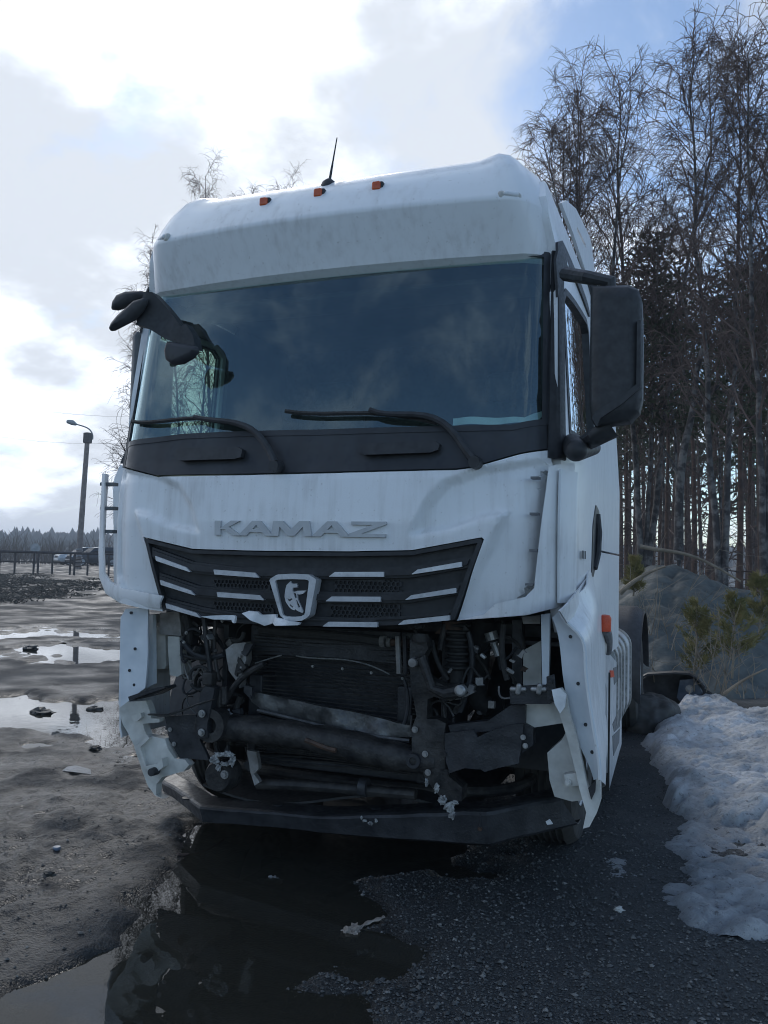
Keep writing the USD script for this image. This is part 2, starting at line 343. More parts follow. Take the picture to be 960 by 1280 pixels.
def ground_z(x, y):
    p = np.c_[x, y, np.zeros_like(x)]
    d = np.hypot(x-CAM[0], y-CAM[1])
    near = np.clip(1-d/60, 0, 1)
    left = smooth01((-x-.2+.1*y)/1.2)
    h = .034+(meshkit.fbm(p*.4+7, 4, 3)-.5)*.085*(.35+.65*left)*np.clip(1.1-d/18, .10, 1)
    h = h+(meshkit.fbm(p*2.3+3, 4, 5)-.5)*.032*np.clip(1.2-d/22, .15, 1)*(.3+.7*left)
    # tyre ruts pressed into the mud beside the truck
    rut = np.sin((x*.93+y*.36)*9+2.2*meshkit.fbm(p*.8, 3, 8))
    h = h+.010*left*rut*smooth01((6-y)/3)
    fine = np.clip(1-d/9, 0, 1)
    h = h+(meshkit.fbm(p*5.5, 4, 19)-.5)*.075*np.clip(1.2-d/14, 0, 1)*(.15+.85*left)+(meshkit.fbm(p*15, 4, 9)-.5)*.085*fine*(.2+.8*left)+(meshkit.noise(p*48, 4)-.5)*.022*np.clip(1.2-d/6, 0, 1)*(.3+.7*left)
    pts = shapely.points(x, y)
    edge = (meshkit.fbm(p*3.0, 3, 12)-.5)
    for i, P in enumerate(PUDDLES):
        m = d < 40
        out = shapely.distance(pts[m], P); inn = shapely.distance(pts[m], P.exterior)
        sd = np.where(out > 0, out, -inn)
        w = (.22+.55*smooth01((x[m]+.2)/.9)) if i == 0 else np.full(m.sum(), .35+.25*i)
        s = np.zeros(len(x)); s[m] = smooth01((w*.5-sd+edge[m]*w*(1.6 if i == 0 else 2.6))/w)
        h = h*(1-s*.75)-s*(.05 if i == 0 else .042)
    h = np.where(d < 55, h, h)
    h = h+smooth01((d-23)/12)*smooth01((-x-8)/8)*(.55+.25*(meshkit.fbm(p*.5, 3, 66)-.5))
    return h
def build_ground():
    n = 560
    r = np.r_[np.geomspace(.9, 2.2, 50)[:-1], np.geomspace(2.2, 11, 520)[:-1], np.geomspace(11, 75, 150), np.geomspace(80, 2500, 30)]
    az0, half = math.atan2(FW[0], FW[1]), math.radians(33)
    a = np.r_[np.linspace(az0-half, az0+half, n-60), np.linspace(az0+half, az0-half+2*np.pi, 62)[1:-1]]
    Rg, Ag = np.meshgrid(r, a, indexing='ij')
    X, Y = CAM[0]+Rg*np.sin(Ag), CAM[1]+Rg*np.cos(Ag)
    Z = ground_z(X.ravel(), Y.ravel()).reshape(X.shape)
    P = np.stack([X, Y, Z], -1)
    k, m = X.shape
    idx = np.arange(k*m).reshape(k, m); nx = np.roll(idx, -1, 1)
    q = np.stack([idx[:-1], nx[:-1], nx[1:], idx[1:]], -1).reshape(-1, 4)
    V = np.vstack([P.reshape(-1, 3), [[CAM[0], CAM[1], .02]]])
    F = np.vstack([q[:, [0, 2, 1]], q[:, [0, 3, 2]], np.c_[np.full(m, k*m), nx[0], idx[0]]])
    t = trimesh.Trimesh(V, F, process=False)
    if t.face_normals[:, 2].mean() < 0: t.invert()
    return t
mat('ground_dirt', {
    'g': ('geometry', {}), 'n': ('noise_texture', {'scale': .7, 'detail': 7.0, 'roughness': .62}),
    'r': ('rgb_ramp', {'ramp': [(.32, (.032, .033, .034)), (.5, (.058, .059, .060)), (.68, (.096, .097, .097))]}),
    'nf': ('noise_texture', {'scale': 75.0, 'detail': 5.0, 'roughness': .7}), 'rf': ('rgb_ramp', {'ramp': [(.3, (.35, .35, .35)), (.5, (.9, .9, .9)), (.72, (1.7, 1.72, 1.75))]}),
    'mu': ('mix', {'mix_type': 'multiply', 'fac': 1.0}), 'wet': ('map_range', {'range_type': 'smoothstep', 'from_min': .003, 'from_max': .040, 'to_min': .42, 'to_max': 1.0, 'clamp': True}), 'wm': ('mix', {'mix_type': 'multiply', 'fac': 1.0}), 'wr': ('math', {'math_type': 'multiply'}),
    'sep': ('separate_xyz', {}), 'gx': ('map_range', {'range_type': 'smoothstep', 'from_min': -.2, 'from_max': 1.4, 'clamp': True}),
    'gc': ('mix', {'color2': (.056, .062, .063)}), 'gf': ('math', {'math_type': 'multiply', 'value2': .8}),
    'nr': ('noise_texture', {'scale': 1.3, 'detail': 5.0}), 'rr': ('map_range', {'from_min': .36, 'from_max': .6, 'to_min': .40, 'to_max': .88, 'clamp': True}),
    'v': ('voronoi_texture', {'scale': 95.0, 'randomness': 1.0}), 'hs': ('math', {'math_type': 'multiply', 'value2': .5}), 'ha': ('math', {'math_type': 'add'}),
    'b': ('bump', {'strength': .9, 'distance': .014}), 'p': ('principled_bsdf', {'specular_ior_level': .34})},
    [('g.position', 'n.vector'), ('n.fac', 'r.fac'), ('g.position', 'nf.vector'), ('nf.fac', 'rf.fac'), ('g.position', 'sep.vector'), ('sep.x', 'gx.value'), ('gx.result', 'gf.value1'),
     ('r.color', 'gc.color1'), ('gf.value', 'gc.fac'), ('gc.color', 'mu.color1'), ('rf.color', 'mu.color2'), ('mu.color', 'wm.color1'), ('sep.z', 'wet.value'), ('wet.result', 'wm.color2'), ('wm.color', 'p.base_color'), ('rr.result', 'wr.value1'), ('wet.result', 'wr.value2'),
     ('g.position', 'nr.vector'), ('nr.fac', 'rr.value'), ('wr.value', 'p.roughness'), ('g.position', 'v.vector'), ('v.distance', 'hs.value1'), ('hs.value', 'ha.value1'), ('nf.fac', 'ha.value2'),
     ('ha.value', 'b.height'), ('b.normal', 'p.normal')])
mat('puddle_water', {'f': ('fresnel', {'IOR': 1.34}), 't': ('transparent_bsdf', {'color': (.62, .60, .54)}), 'gl': ('glossy_bsdf', {'color': (1, 1, 1), 'roughness': .012}), 'm': ('mix_closure', {}), 'mud': ('diffuse_bsdf', {'color': (.034, .033, .026)}), 'tm': ('mix_closure', {'fac': .32}),
                     'g': ('geometry', {}), 'n': ('noise_texture', {'scale': 9.0, 'detail': 2.0}), 'b': ('bump', {'strength': .06, 'distance': .006})},
    [('g.position', 'n.vector'), ('n.fac', 'b.height'), ('b.normal', 'gl.normal'), ('f.fac', 'm.fac'), ('t.BSDF', 'tm.closure1'), ('mud.BSDF', 'tm.closure2'), ('tm.closure', 'm.closure1'), ('gl.BSDF', 'm.closure2')], surface='m.closure')
obj('ground', build_ground(), 'ground_dirt', smooth=True, kind='structure')
for k, P in enumerate(PUDDLES):
    P = P.buffer(.3 if k == 0 else .8).simplify(.05)
    v, f = trimesh.creation.triangulate_polygon(P, engine='earcut')
    v3 = np.c_[v, np.full(len(v), -.004*(k > 0))]
    t = trimesh.Trimesh(v3, f, process=False)
    if t.face_normals[:, 2].mean() < 0: t.invert()
    obj('puddle', t, 'puddle_water', smooth=False, kind='structure')

# gravel: loose stones lying on the dirt, far too many to count
def build_gravel():
    rng = np.random.default_rng(5)
    bv = A([[1, 0, 0], [0, 1, 0], [-1, 0, 0], [0, -1, 0], [.1, 0, .9], [0, .1, -.9]]); bf = A([[0, 1, 4], [1, 2, 4], [2, 3, 4], [3, 0, 4], [1, 0, 5], [2, 1, 5], [3, 2, 5], [0, 3, 5]])
    N = 110000
    u = rng.random(N); d = 2.2*(9.5/2.2)**u
    a = math.atan2(FW[0], FW[1])+np.radians(rng.uniform(-28, 28, N))
    x, y = CAM[0]+d*np.sin(a), CAM[1]+d*np.cos(a)
    keep = rng.random(N) < .06+.94*smooth01((x+.15*(y+2)+.2)/.7)
    x, y = x[keep], y[keep]
    z = ground_z(x, y)
    s = np.clip(rng.lognormal(math.log(.0042), .5, len(x)), .002, .017)
    dry = z > -.012
    x, y, z, s = x[dry], y[dry], z[dry], s[dry]
    kind = rng.choice(3, len(x), p=[.56, .38, .06])
    tag(UsdGeom.Xform.Define(stage, '/World/gravel').GetPrim(), 'grey gravel lying in front of the truck', 'gravel', kind='stuff')
    g = stage.GetPrimAtPath('/World/gravel')
    for k in range(3):
        i = kind == k; n = i.sum()
        v = bv[None]*(rng.uniform(.6, 1.3, (n, 6, 1)))*A([1, .85, .6])
        t = rng.random(n)*6.28; c, sn = np.cos(t)[:, None], np.sin(t)[:, None]
        v = np.stack([v[..., 0]*c-v[..., 1]*sn, v[..., 0]*sn+v[..., 1]*c, v[..., 2]], -1)*s[i][:, None, None]+np.stack([x[i], y[i], z[i]+s[i]*.3], -1)[:, None]
        f = (bf[None]+6*np.arange(n)[:, None, None]).reshape(-1, 3)
        obj('stones', (v.reshape(-1, 3), f), ['stone_dark', 'stone_mid', 'stone_pale'][k], g, smooth=False, kind='stuff')
mottled('stone_dark', (.03, .033, .034), (.06, .065, .066), 60, (.5, .8))
mottled('stone_mid', (.07, .075, .075), (.12, .12, .115), 60, (.6, .85))
mottled('stone_pale', (.14, .14, .135), (.24, .235, .22), 60, (.6, .85))
build_gravel()

# ------------------------------------------------------------------ the truck: stands on the ground at the origin, faces -y
YC = ([1.1, 1.3, 1.5, 1.75, 1.95, 2.06, 3.05, 3.2], [.05, .03, .01, 0, .012, .04, .215, .235])
def S(x, z):
    """the curved front of the cab: y at x, z"""
    x = np.minimum(np.abs(A(x, float)), 1.29)
    return np.interp(z, *YC)+.055*x**2+.22*np.maximum(0, (x-1.0)/.25)**2.4
def on_front(px, py, off=0.0):
    Y = .1
    for _ in range(25):
        P = hy(px, py, Y); Y = float(S(P[0], P[2]))+off if _ < 5 else .5*Y+.5*(float(S(P[0], P[2]))+off)
    return P
def front_poly(pix, off=0.0):
    return Polygon(A([on_front(x, y, off) for x, y in pix])[:, [0, 2]]).buffer(0)
def front_plate(pix, th=.02, off=0.0, res=.05, relief=None):
    poly = pix if hasattr(pix, 'geom_type') else front_poly(pix, off)
    def fn(u, v, w):
        y = S(u, v)+off+w
        if relief is not None: y = y+relief(u, v)
        return np.c_[u, y, v]
    m = plate(poly, th, fn, res)
    if m.volume < 0: m.invert()
    return m
def pixel_soft_relief(polys, depth, width):
    """raised or sunk areas with soft borders; polys in x, z"""
    def h(u, v):
        pts = shapely.points(u, v); o = np.zeros(len(u))
        for P, d in zip(polys, depth):
            out = shapely.distance(pts, P); inn = shapely.distance(pts, P.exterior)
            o += d*smooth01(.5-np.where(out > 0, out, -inn)/width)
        return o
    return h
def mirror_poly(P): return shapely.affinity.scale(P, -1, 1, origin=(0, 0))
import shapely.affinity

truck = thing('truck_tractor', 'white cab-over truck tractor with its front bumper torn off, radiator and frame exposed', 'truck', (0, 0, 0))

# ---- cab shell
def xs(z):
    return np.interp(z, [1.0, 2.1, 3.05, 3.3, 3.45, 3.62, 3.7], [1.25, 1.25, 1.19, 1.125, 1.085, 1.02, .97])
def side_plate(poly, th, sgn, off=0.0, res=.07):
    def fn(u, v, w): return np.c_[sgn*(xs(v)-.065*np.minimum(1.2, np.exp(-(u-.2)/.22))*np.interp(v, [3.0, 3.3], [1, .3])+off-w), u, v]
    m = plate(poly, th, fn, res)
    if m.volume < 0: m.invert()
    return m
WIN = Polygon([(.40, 2.2), (.40, 2.84), (.45, 2.89), (1.08, 2.92), (1.15, 2.88), (1.15, 2.32), (1.1, 2.27), (.75, 2.2)]).buffer(.02).buffer(-.02)
DOOR = Polygon([(.265, 1.36), (.25, 2.0), (.25, 2.45), (.30, 2.85), (.40, 3.03), (.55, 3.07), (1.36, 3.07), (1.42, 3.0), (1.42, 1.8), (1.40, 1.45), (1.3, 1.26), (.32, 1.26)]).buffer(.03).buffer(-.03)
BODY = Polygon([(.25, 1.3), (.235, 2.0), (.235, 2.4), (.34, 3.05), (.285, 3.22), (.30, 3.32), (.42, 3.45), (.7, 3.56), (1.2, 3.62), (2.6, 3.66), (2.6, 1.02), (1.95, 1.02), (1.8, 1.2), (1.1, 1.24)])
LOWSEAM = Polygon([(1.44, 1.655), (2.7, 1.655), (2.7, 1.667), (1.44, 1.667)])
for sgn in (1, -1):
    gap = Polygon() if sgn > 0 else Polygon([(0, 1.2), (.5, 1.2), (.5, 2.0), (0, 2.0)])
    cut = BODY.difference(DOOR.buffer(.008)).difference(LOWSEAM).difference(gap)
    for g in getattr(cut, 'geoms', [cut]):
        if g.area > .01: obj('side_panel', side_plate(g, .04, sgn), 'truck_paint', truck)
    door = obj('door', side_plate(DOOR.difference(WIN).difference(gap), .045, sgn, .002), 'truck_paint', truck)
    obj('window_seal', side_plate(WIN.buffer(.022).difference(WIN.buffer(-.012)), .03, sgn, .006), 'black_plastic', door)
    obj('window', side_plate(WIN.buffer(.005), .006, sgn, -.014), 'window_glass', door)
    # recessed pull handle in its dark bowl, crease and seam lines of the pressed door
    bowl = Polygon([(1.02, 1.52), (1.16, 1.60), (1.30, 1.76), (1.28, 1.86), (1.16, 1.88), (1.06, 1.78)]).buffer(.03)
    obj('handle_recess', side_plate(bowl, .012, sgn, .006, .03), 'dark_panel', door)
    obj('handle', tube([(sgn*1.256, 1.10, 1.56), (sgn*1.268, 1.15, 1.64), (sgn*1.268, 1.19, 1.76), (sgn*1.256, 1.2, 1.86)], .018, 8), 'black_plastic', door)
    obj('door_badge', cat(*[box((sgn*1.2535, .62+.035*i, 1.625), (.004, .022, .04)) for i in (0, 1, 3)]), 'grey_plastic', door)
    obj('door_lining', side_plate(DOOR.difference(WIN.buffer(.01)).difference(gap).buffer(-.02), .03, sgn, -.05), 'lining', truck)
    obj('side_lining', side_plate(Polygon([(1.24, 1.1), (2.55, 1.1), (2.55, 3.5), (.6, 3.5), (.5, 3.12), (1.24, 3.12)]), .02, sgn, -.06), 'lining', truck)
obj('rear_wall', cat(box((0, 2.59, 2.3), (2.36, .04, 2.55)), ), 'truck_paint', truck)
obj('rear_lining', box((0, 2.0, 2.3), (2.3, .03, 2.4)), 'cab_fabric', truck)
obj('cab_floor', box((0, 1.6, 1.24), (2.3, 1.96, .06)), 'black_steel', truck)
obj('interior_ceiling', box((0, 1.35, 3.12), (2.2, 1.8, .03)), 'lining', truck)

# ---- roof and visor above the windscreen
def roof_rows():
    rows = [(3.025, .235, 1.17), (3.045, .185, 1.175), (3.075, .172, 1.16), (3.18, .115, 1.125), (3.250, .074, 1.102), (3.260, .073, 1.098), (3.270, .077, 1.095), (3.35, .118, 1.078), (3.43, .17, 1.055), (3.51, .24, 1.03), (3.565, .32, 1.0),
            (3.605, .42, .975), (3.635, .6, .97), (3.68, 1.1, .98), (3.72, 1.7, .98), (3.74, 2.6, .98)]
    u = np.r_[-1, -.985, -.97, -.95, -.925, -.9, -.86, -.82, np.linspace(-.77, .77, 27), .82, .86, .9, .925, .95, .97, .985, 1]
    P = np.zeros((len(rows), len(u), 3))
    for i, (z, y, w) in enumerate(rows):
        a = np.abs(u)
        back = np.interp(i, [0, 6, 11, 12, 15], [1, 1, .8, .3, 0])
        P[i, :, 0] = w*u
        P[i, :, 1] = y+back*(.075*(w*u)**2+.20*np.maximum(0, (a-.84)/.16)**2.2)
        horn = .03*np.exp(-((a-.87)/.07)**2)*np.interp(i, [7, 10, 12, 14], [0, 1, 1, 0])
        P[i, :, 2] = z+horn-np.interp(i, [7, 11, 15], [0, .05, .08])*np.maximum(0, (a-.9)/.1)**1.6-np.interp(i, [0, 6, 15], [0, 0, .03])*a**2-np.interp(i, [7, 10, 12, 15], [0, .035, .04, 0])*(1-a**2)
    return P
RP = roof_rows()
obj('roof_visor', grid(RP[:11], .02), 'truck_paint', truck, smooth=35)
obj('roof', grid(RP[10:], .02), 'truck_paint', truck, smooth=35)
for sgn in (1, -1):   # side deflector on the rear of the roof
    poly = Polygon([(.95, 3.56), (1.15, 3.66), (1.7, 3.84), (2.55, 3.97), (2.6, 3.9), (2.6, 3.3), (2.45, 3.3), (2.0, 3.52), (1.4, 3.56)])
    slot = Polygon([(1.62, 3.66), (2.1, 3.72), (2.1, 3.755), (1.62, 3.69)])
    d = plate(poly.difference(slot), .02, lambda u, v, w: np.c_[sgn*(xs(np.minimum(v, 3.5))+.012-w-np.maximum(0, v-3.6)*.12), u, v], .08)
    if d.volume < 0: d.invert()
    obj('air_deflector', d, 'truck_paint', truck)
_top_y = {}
def visor_point(px, py):
    """where the sight line through a photo pixel meets the visor"""
    d = ray(px, py); k = RP.reshape(-1, 3)
    best, t = None, 1e9
    idx = np.arange(len(k)).reshape(RP.shape[:2])
    m = grid(RP[:13]); loc, _, tri = m.ray.intersects_location([CAM], [d], multiple_hits=False)
    n = m.face_normals[tri[0]]
    return loc[0], (n if n[1] < 0 else -n)
for px, py in ((334.5, 255.5), (402, 244.5), (474.5, 236)):
    c, n = visor_point(px, py)
    lamp = obj('marker_lamp', box(c+A((0, -.008, -.004)), (.058, .05, .058), .008), 'black_plastic', truck)
    obj('lens', box(c+A((-.004, -.032, 0)), (.044, .028, .044), .008), 'amber_lens', lamp)
for px, py in ((206.5, 300), (637, 246.5)):
    c, n = visor_point(px, py)
    s = 1 if c[0] > 0 else -1
    lamp = obj('position_lamp', box(c+A((0, -.004, 0)), (.115, .035, .046), .014, (0, 0, 32*s)), 'white_plastic', truck)
    obj('lens', box(c+A((.01*s, -.018, .006)), (.075, .02, .022), .008, (0, 0, 32*s)), 'clear_lens', lamp)
# aerial on its black foot
for _y in range(222, 252):
    try: c0 = visor_point(411, _y)[0]+A((0, .0, .012)); break
    except IndexError: pass
tip = c0+hy(421, 173, .36)-hy(411, 231, .36)
aer = obj('aerial_foot', cat(lathe([(0, -.05), (.052, -.05), (.05, -.02), (.035, .012), (.014, .03), (0, .033)], 20, c=c0), blob([c0+A((.03, 0, -.02)), c0+A((-.03, 0, -.035))], .028)), 'black_plastic', truck)
obj('aerial_rod', tube([c0+(tip-c0)*t for t in (0, .3, .5, .98, 1.0)], [.008, .0065, .0045, .003, .001], 8), 'black_plastic', aer)

# ---- windscreen
TOPE = [(189, 364), (235, 356), (330, 344), (440, 332.5), (480, 329), (600, 321), (685, 317)]
GLB = [(683, 528), (640, 535), (549, 537), (400, 541), (300, 543), (230, 546), (190, 551), (158, 560)]
BLB = [(684, 561), (650, 566), (615, 576), (590, 583), (571, 585.5), (480, 587.5), (400, 590), (307, 592), (195, 594), (150, 579)]
obj('windscreen', front_plate(TOPE+GLB+[(168, 480), (180, 405)], .006, .016, .06), 'windscreen_glass', truck, smooth=60)
obj('windscreen_surround', front_plate(front_poly(TOPE+GLB+[(168, 480), (180, 405)]).buffer(.01).difference(front_poly(TOPE+GLB+[(168, 480), (180, 405)]).buffer(-.018)), .012, .004, .05), 'dark_panel', truck)
scut = obj('scuttle_panel', front_plate(GLB[::-1]+BLB, .03, .008, .04), 'dark_panel', truck)
for pix in ([(223, 562), (300, 560), (306, 563), (304, 572), (296, 574), (228, 576), (222, 570)], [(452, 556), (545, 552), (551, 556), (549, 563), (540, 566), (458, 569), (451, 564)]):
    pl = front_poly(pix).buffer(.01).buffer(-.008)
    obj('grab_handle', front_plate(pl, .03, -.028, .03), 'black_plastic', scut)
# black pillars beside the glass
pil = front_poly([(684, 313), (700, 306), (709, 330), (704, 400), (700, 560), (683, 563), (685, 480), (686, 400)])
for sgn in (1, -1):
    Pp = A([(1.15, 3.035), (1.18, 3.08), (1.215, 2.98), (1.232, 2.6), (1.245, 2.07), (1.175, 2.06), (1.16, 2.5)])
    rows = []
    for z in np.linspace(2.05, 3.06, 16):
        t = (z-2.05)/1.01
        xi, xo = 1.150-.02*t, 1.196-.045*t
        row = [(xi, S(xi, z)+.004), (xi+.6*(xo-xi), S(xi+.6*(xo-xi), z)+.0), (xo, S(xo, z)-.02+.02*t), (xo+.012, S(xo, z)+.04+.03*t), (xo-.01, S(xo, z)+.08+.03*t)]
        rows.append([(sgn*a, b, z) for a, b in row])
    m = grid(A(rows), .012)
    obj('pillar_cover', m, 'black_plastic', truck, smooth=35)
    # black quarter trim sweeping up over the door
    tri = Polygon([(.285, 3.0), (.33, 3.1), (.47, 3.16), (.95, 3.1), (1.2, 3.02), (1.2, 2.985), (.55, 3.045), (.42, 3.0), (.29, 2.82)])
    obj('door_trim', side_plate(tri, .012, sgn, .012), 'black_plastic', truck)
# wipers
def wiper(blade, arm, piv):
    B = A([on_front(x, y, -.02) for x, y in blade]); R_ = A([on_front(x, y, -.045) for x, y in arm])
    w = obj('wiper', tube(spline(R_, 14), np.linspace(.012, .02, 14), 8), 'black_plastic', truck)
    obj('blade', tube(spline(B, 12), .011, 6), 'rubber', w)
    c = on_front(*piv, -.03)
    obj('pivot', lathe([(0, -.03), (.026, -.03), (.03, 0), (.03, .03), (0, .03)], 16, 'y', c), 'black_plastic', w)
wiper([(165, 527), (215, 525), (245, 523), (285, 528), (312, 536)], [(243, 521), (275, 526), (316, 538), (330, 553), (343, 578)], (345, 583))
wiper([(357, 514), (420, 517), (470, 517), (520, 523), (545, 529)], [(462, 512), (500, 518), (540, 522), (558, 532), (575, 552), (591, 573)], (594, 578))

# ---- white front panel with its pressed shapes
EDGE_T = [(150, 581), (195, 596), (307, 594), (400, 592), (480, 589.5), (571, 587.5), (590, 585), (615, 578), (650, 568), (686, 563)]
HOOD = EDGE_T+[(690, 580), (690, 600), (686, 660), (678, 742), (640, 764), (606, 770), (569, 776.5), (605, 674), (602, 671.5), (515, 687.5), (440, 689), (330, 688.5), (241, 686), (179, 671), (203, 764), (180, 761), (143, 740), (142, 660), (143, 597)]
rec_r = front_poly([(516, 667), (532, 631), (556, 603), (604, 587), (684, 577), (690, 590), (684, 600), (678, 660), (671, 736), (650, 760), (560, 780), (585, 730), (612, 682), (632, 640), (605, 644), (560, 660)])
rib = front_poly([(516, 667), (560, 660), (605, 644), (634, 638), (612, 682), (572, 790), (540, 790), (590, 685), (516, 700)])
slot = front_poly([(678, 590), (692, 590), (690, 660), (684, 742), (640, 760), (655, 742), (665, 728), (671, 660)])
relief_a = pixel_soft_relief([rec_r, mirror_poly(rec_r)], [.035, .035], .035)
relief_b = pixel_soft_relief([slot], [.09], .02)
relief = lambda u, v: relief_a(u, v)+relief_b(u, v)
obj('front_panel', front_plate(HOOD, .02, 0, .022, relief), 'truck_paint', truck, smooth=40)
# raised corner deflectors with an air slot behind them
def deflector(sgn):
    r = [on_front(x, y, -.05) for x, y in [(686, 583), (700, 577), (713, 574), (713, 640), (712, 700), (710, 735), (703, 752), (694, 760), (660, 768.5), (569, 776), (606, 768), (620, 755), (658, 746), (669, 735), (674, 690), (678, 650), (683, 610)]]
    poly = Polygon([(p[0], p[2]) for p in r]).buffer(0)
    if sgn < 0: poly = mirror_poly(poly)
    def fn(u, v, w):
        a = np.abs(u)
        y = S(np.minimum(a, 1.22), v)-.07*smooth01((a-.75)/.25)-.004+w+.16*np.maximum(0, (a-1.13)/.1)**1.8
        return np.c_[u, y, v]
    m = plate(poly, .022, fn, .025)
    if m.volume < 0: m.invert()
    d = obj('corner_deflector', m, 'truck_paint', truck, smooth=40)
    for z in (1.95, 1.79, 1.63, 1.48):
        xw = 1.115 if z > 1.6 else 1.10
        obj('strut', box((sgn*xw, S(xw, z)-.02, z), (.036, .05, .010)), 'grey_plastic', d)
    # outer return of the deflector towards the door
    P = []
    for z in np.linspace(1.40, 2.0, 10):
        x0 = 1.225
        P.append([(sgn*(1.2+.052*t), S(1.2, z)-.03+t*.10+.05*t*t, z) for t in np.linspace(0, 1, 5)])
    obj('deflector_return', grid(A(P), .012), 'truck_paint', d, smooth=40)
deflector(1)
# the left-hand one is sprung forward, so the sky shows through its slot
def bent_deflector():
    path = [(128, 592), (125, 640), (123, 690), (124, 722), (132, 742), (150, 754), (200, 761)]
    inner = [(131, 592), (129.5, 640), (129, 690), (130, 716), (138, 727), (152, 735), (203, 745)]
    d = truck
    P = []
    for (a, b), (c, e) in zip(path, inner):
        Y0 = .20 if a < 140 else .12 if a < 160 else .05
        p0, p1 = hy(a, b, Y0), hy(c, e, Y0-.03)
        P.append([p0+A((0, .04, 0)), p0, p0*.55+p1*.45+A((0, -.012, 0)), p1, p1+A((-.004, .02, 0))])
    o = obj('corner_deflector', grid(A(P), .012), 'truck_paint', truck, smooth=40, label='deflector panel sprung away from the cab corner')
    for y in (606, 636, 665):
        a, b = hy(129, y, .2), hy(144, y-1, .22)
        obj('strut', box((a+b)/2, (abs(b[0]-a[0])+.02, .05, .018)), 'grey_plastic', o)
bent_deflector()

# ---- lettering: five wide raised letters
def letters():
    L = {}
    def poly(*p): return Polygon(p)
    L['K'] = unary_union([poly((0, 0), (.26, 0), (.26, 1), (0, 1)), poly((.2, .42), (.72, 1), (1.12, 1), (.46, .42)), poly((.3, .60), (.55, .66), (1.2, 0), (.82, 0))])
    L['A'] = poly((0, 0), (.62, 1), (.98, 1), (1.5, 0), (1.16, 0), (1.03, .24), (.5, .24), (.36, 0)).difference(poly((.62, .44), (.93, .44), (.79, .74)))
    L['M'] = poly((0, 0), (.1, 1), (.5, 1), (.84, .45), (1.18, 1), (1.58, 1), (1.68, 0), (1.38, 0), (1.32, .62), (.97, .02), (.71, .02), (.36, .62), (.3, 0))
    L['Z'] = poly((0, 0), (0, .2), (.92, .78), (.1, .78), (.1, 1), (1.42, 1), (1.42, .82), (.5, .22), (1.4, .22), (1.4, 0))
    out, x = [], 0
    for ch, adv in zip('KAMAZ', (1.05, 1.42, 1.68, 1.46, 1.4)):
        out.append(shapely.affinity.translate(L[ch], x)); x += adv
    return out, x
Ls, Lw = letters()
a, b = on_front(270, 670.5, 0), on_front(483, 670.5, 0)
h = on_front(376, 652.5, 0)[2]-on_front(376, 671.5, 0)[2]
for g in Ls:
    P = shapely.affinity.affine_transform(g, [(b[0]-a[0])/Lw, 0, 0, h, a[0], (a[2]+b[2])/2])
    obj('letter', front_plate(P, .034, -.014, .03), 'letter_grey', truck)

# ---- grille
GR = [(181, 673), (241, 687.5), (330, 690), (440, 690.5), (515, 689), (600, 673), (603.5, 676), (567, 775), (501, 781), (440, 783), (380, 782), (300, 779), (247, 770), (204, 762)]
gp = front_poly(GR)
grille = obj('grille', front_plate(gp, .03, .035, .05), 'black_plastic', truck)
rimp = gp.difference(gp.buffer(-.018))
obj('grille_rim', front_plate(rimp, .06, -.004, .04), 'black_plastic', grille)
strips = [[(197, 698), (240, 712)], [(270, 715), (326, 719)], [(417, 718), (481, 718)], [(520, 715), (578, 705.5)],
          [(203, 728), (246, 741)], [(274, 743), (332, 747)], [(413, 748.5), (477, 749)], [(512, 747), (571, 738)],
          [(210, 757), (253, 769)], [(409, 780), (473, 780.5)], [(503, 778), (563, 772)]]
# four ribs carry the bright strips
def yrow(k, px):
    X = {0: [(185, 690), (240, 710), (300, 717), (450, 718), (515, 716), (595, 702)], 1: [(194, 722), (246, 740), (300, 745), (450, 748.5), (512, 747.5), (583, 735)], 2: [(203, 754), (253, 767), (300, 775), (450, 780.5), (505, 778), (572, 769)]}[k]
    return np.interp(px, *zip(*X))
for k in range(3):
    lo, hi = {0: (189, 594), 1: (198, 582), 2: (206, 571)}[k]
    xs_ = np.linspace(lo, hi, 40)
    q = [(x, yrow(k, x)-9) for x in xs_]+[(x, yrow(k, x)+7) for x in xs_[::-1]]
    rp = front_poly(q).intersection(gp.buffer(-.01))
    def rl(u, v, k=k): return 0
    obj('grille_rib', front_plate(rp.buffer(-.004), .05, .004, .03), 'black_plastic', grille)
    obj('grille_rib', front_plate(rp.buffer(-.016), .03, -.010, .03), 'black_plastic', grille)
for (x0, y0), (x1, y1) in strips:
    t = 2.6
    sl = 6 if x0 > 372 else -1
    q = [(x0+(4 if x0 > 372 else 0), y0-t), (x1-(0 if x0 > 372 else 5), y1-t), (x1, y1+t), (x0-(3 if x0 > 372 else -1), y0+t)]
    obj('bright_strip', front_plate(front_poly(q).buffer(.002), .02, -.02, .04), 'chrome_strip', grille)
# honeycomb mesh between the ribs
hexes = []
c1 = on_front(415, 733, 0)
for zone in (((416, 725), (500, 725), (500, 743), (416, 743)), ((411, 756), (498, 756), (498, 775), (411, 775)), ((262, 725), (335, 726), (335, 738), (266, 736)), ((262, 752), (338, 756), (340, 768), (268, 764))):
    zp = front_poly(list(zone)); x0, z0, x1, z1 = zp.bounds
    s = .0125
    cells = []
    for i, zz in enumerate(np.arange(z0, z1, s*1.5)):
        for xx in np.arange(x0+(s*.866 if i % 2 else 0), x1, s*1.732):
            if zp.contains(Point(xx, zz)): cells.append(Polygon([(xx+.78*s*math.sin(t), zz+.78*s*math.cos(t)) for t in np.arange(6)*np.pi/3]))
    web = zp.difference(unary_union(cells))
    hexes.append(front_plate(web, .014, .022, 0))
obj('honeycomb', cat(*hexes), 'black_plastic', grille, smooth=False, kind='stuff')
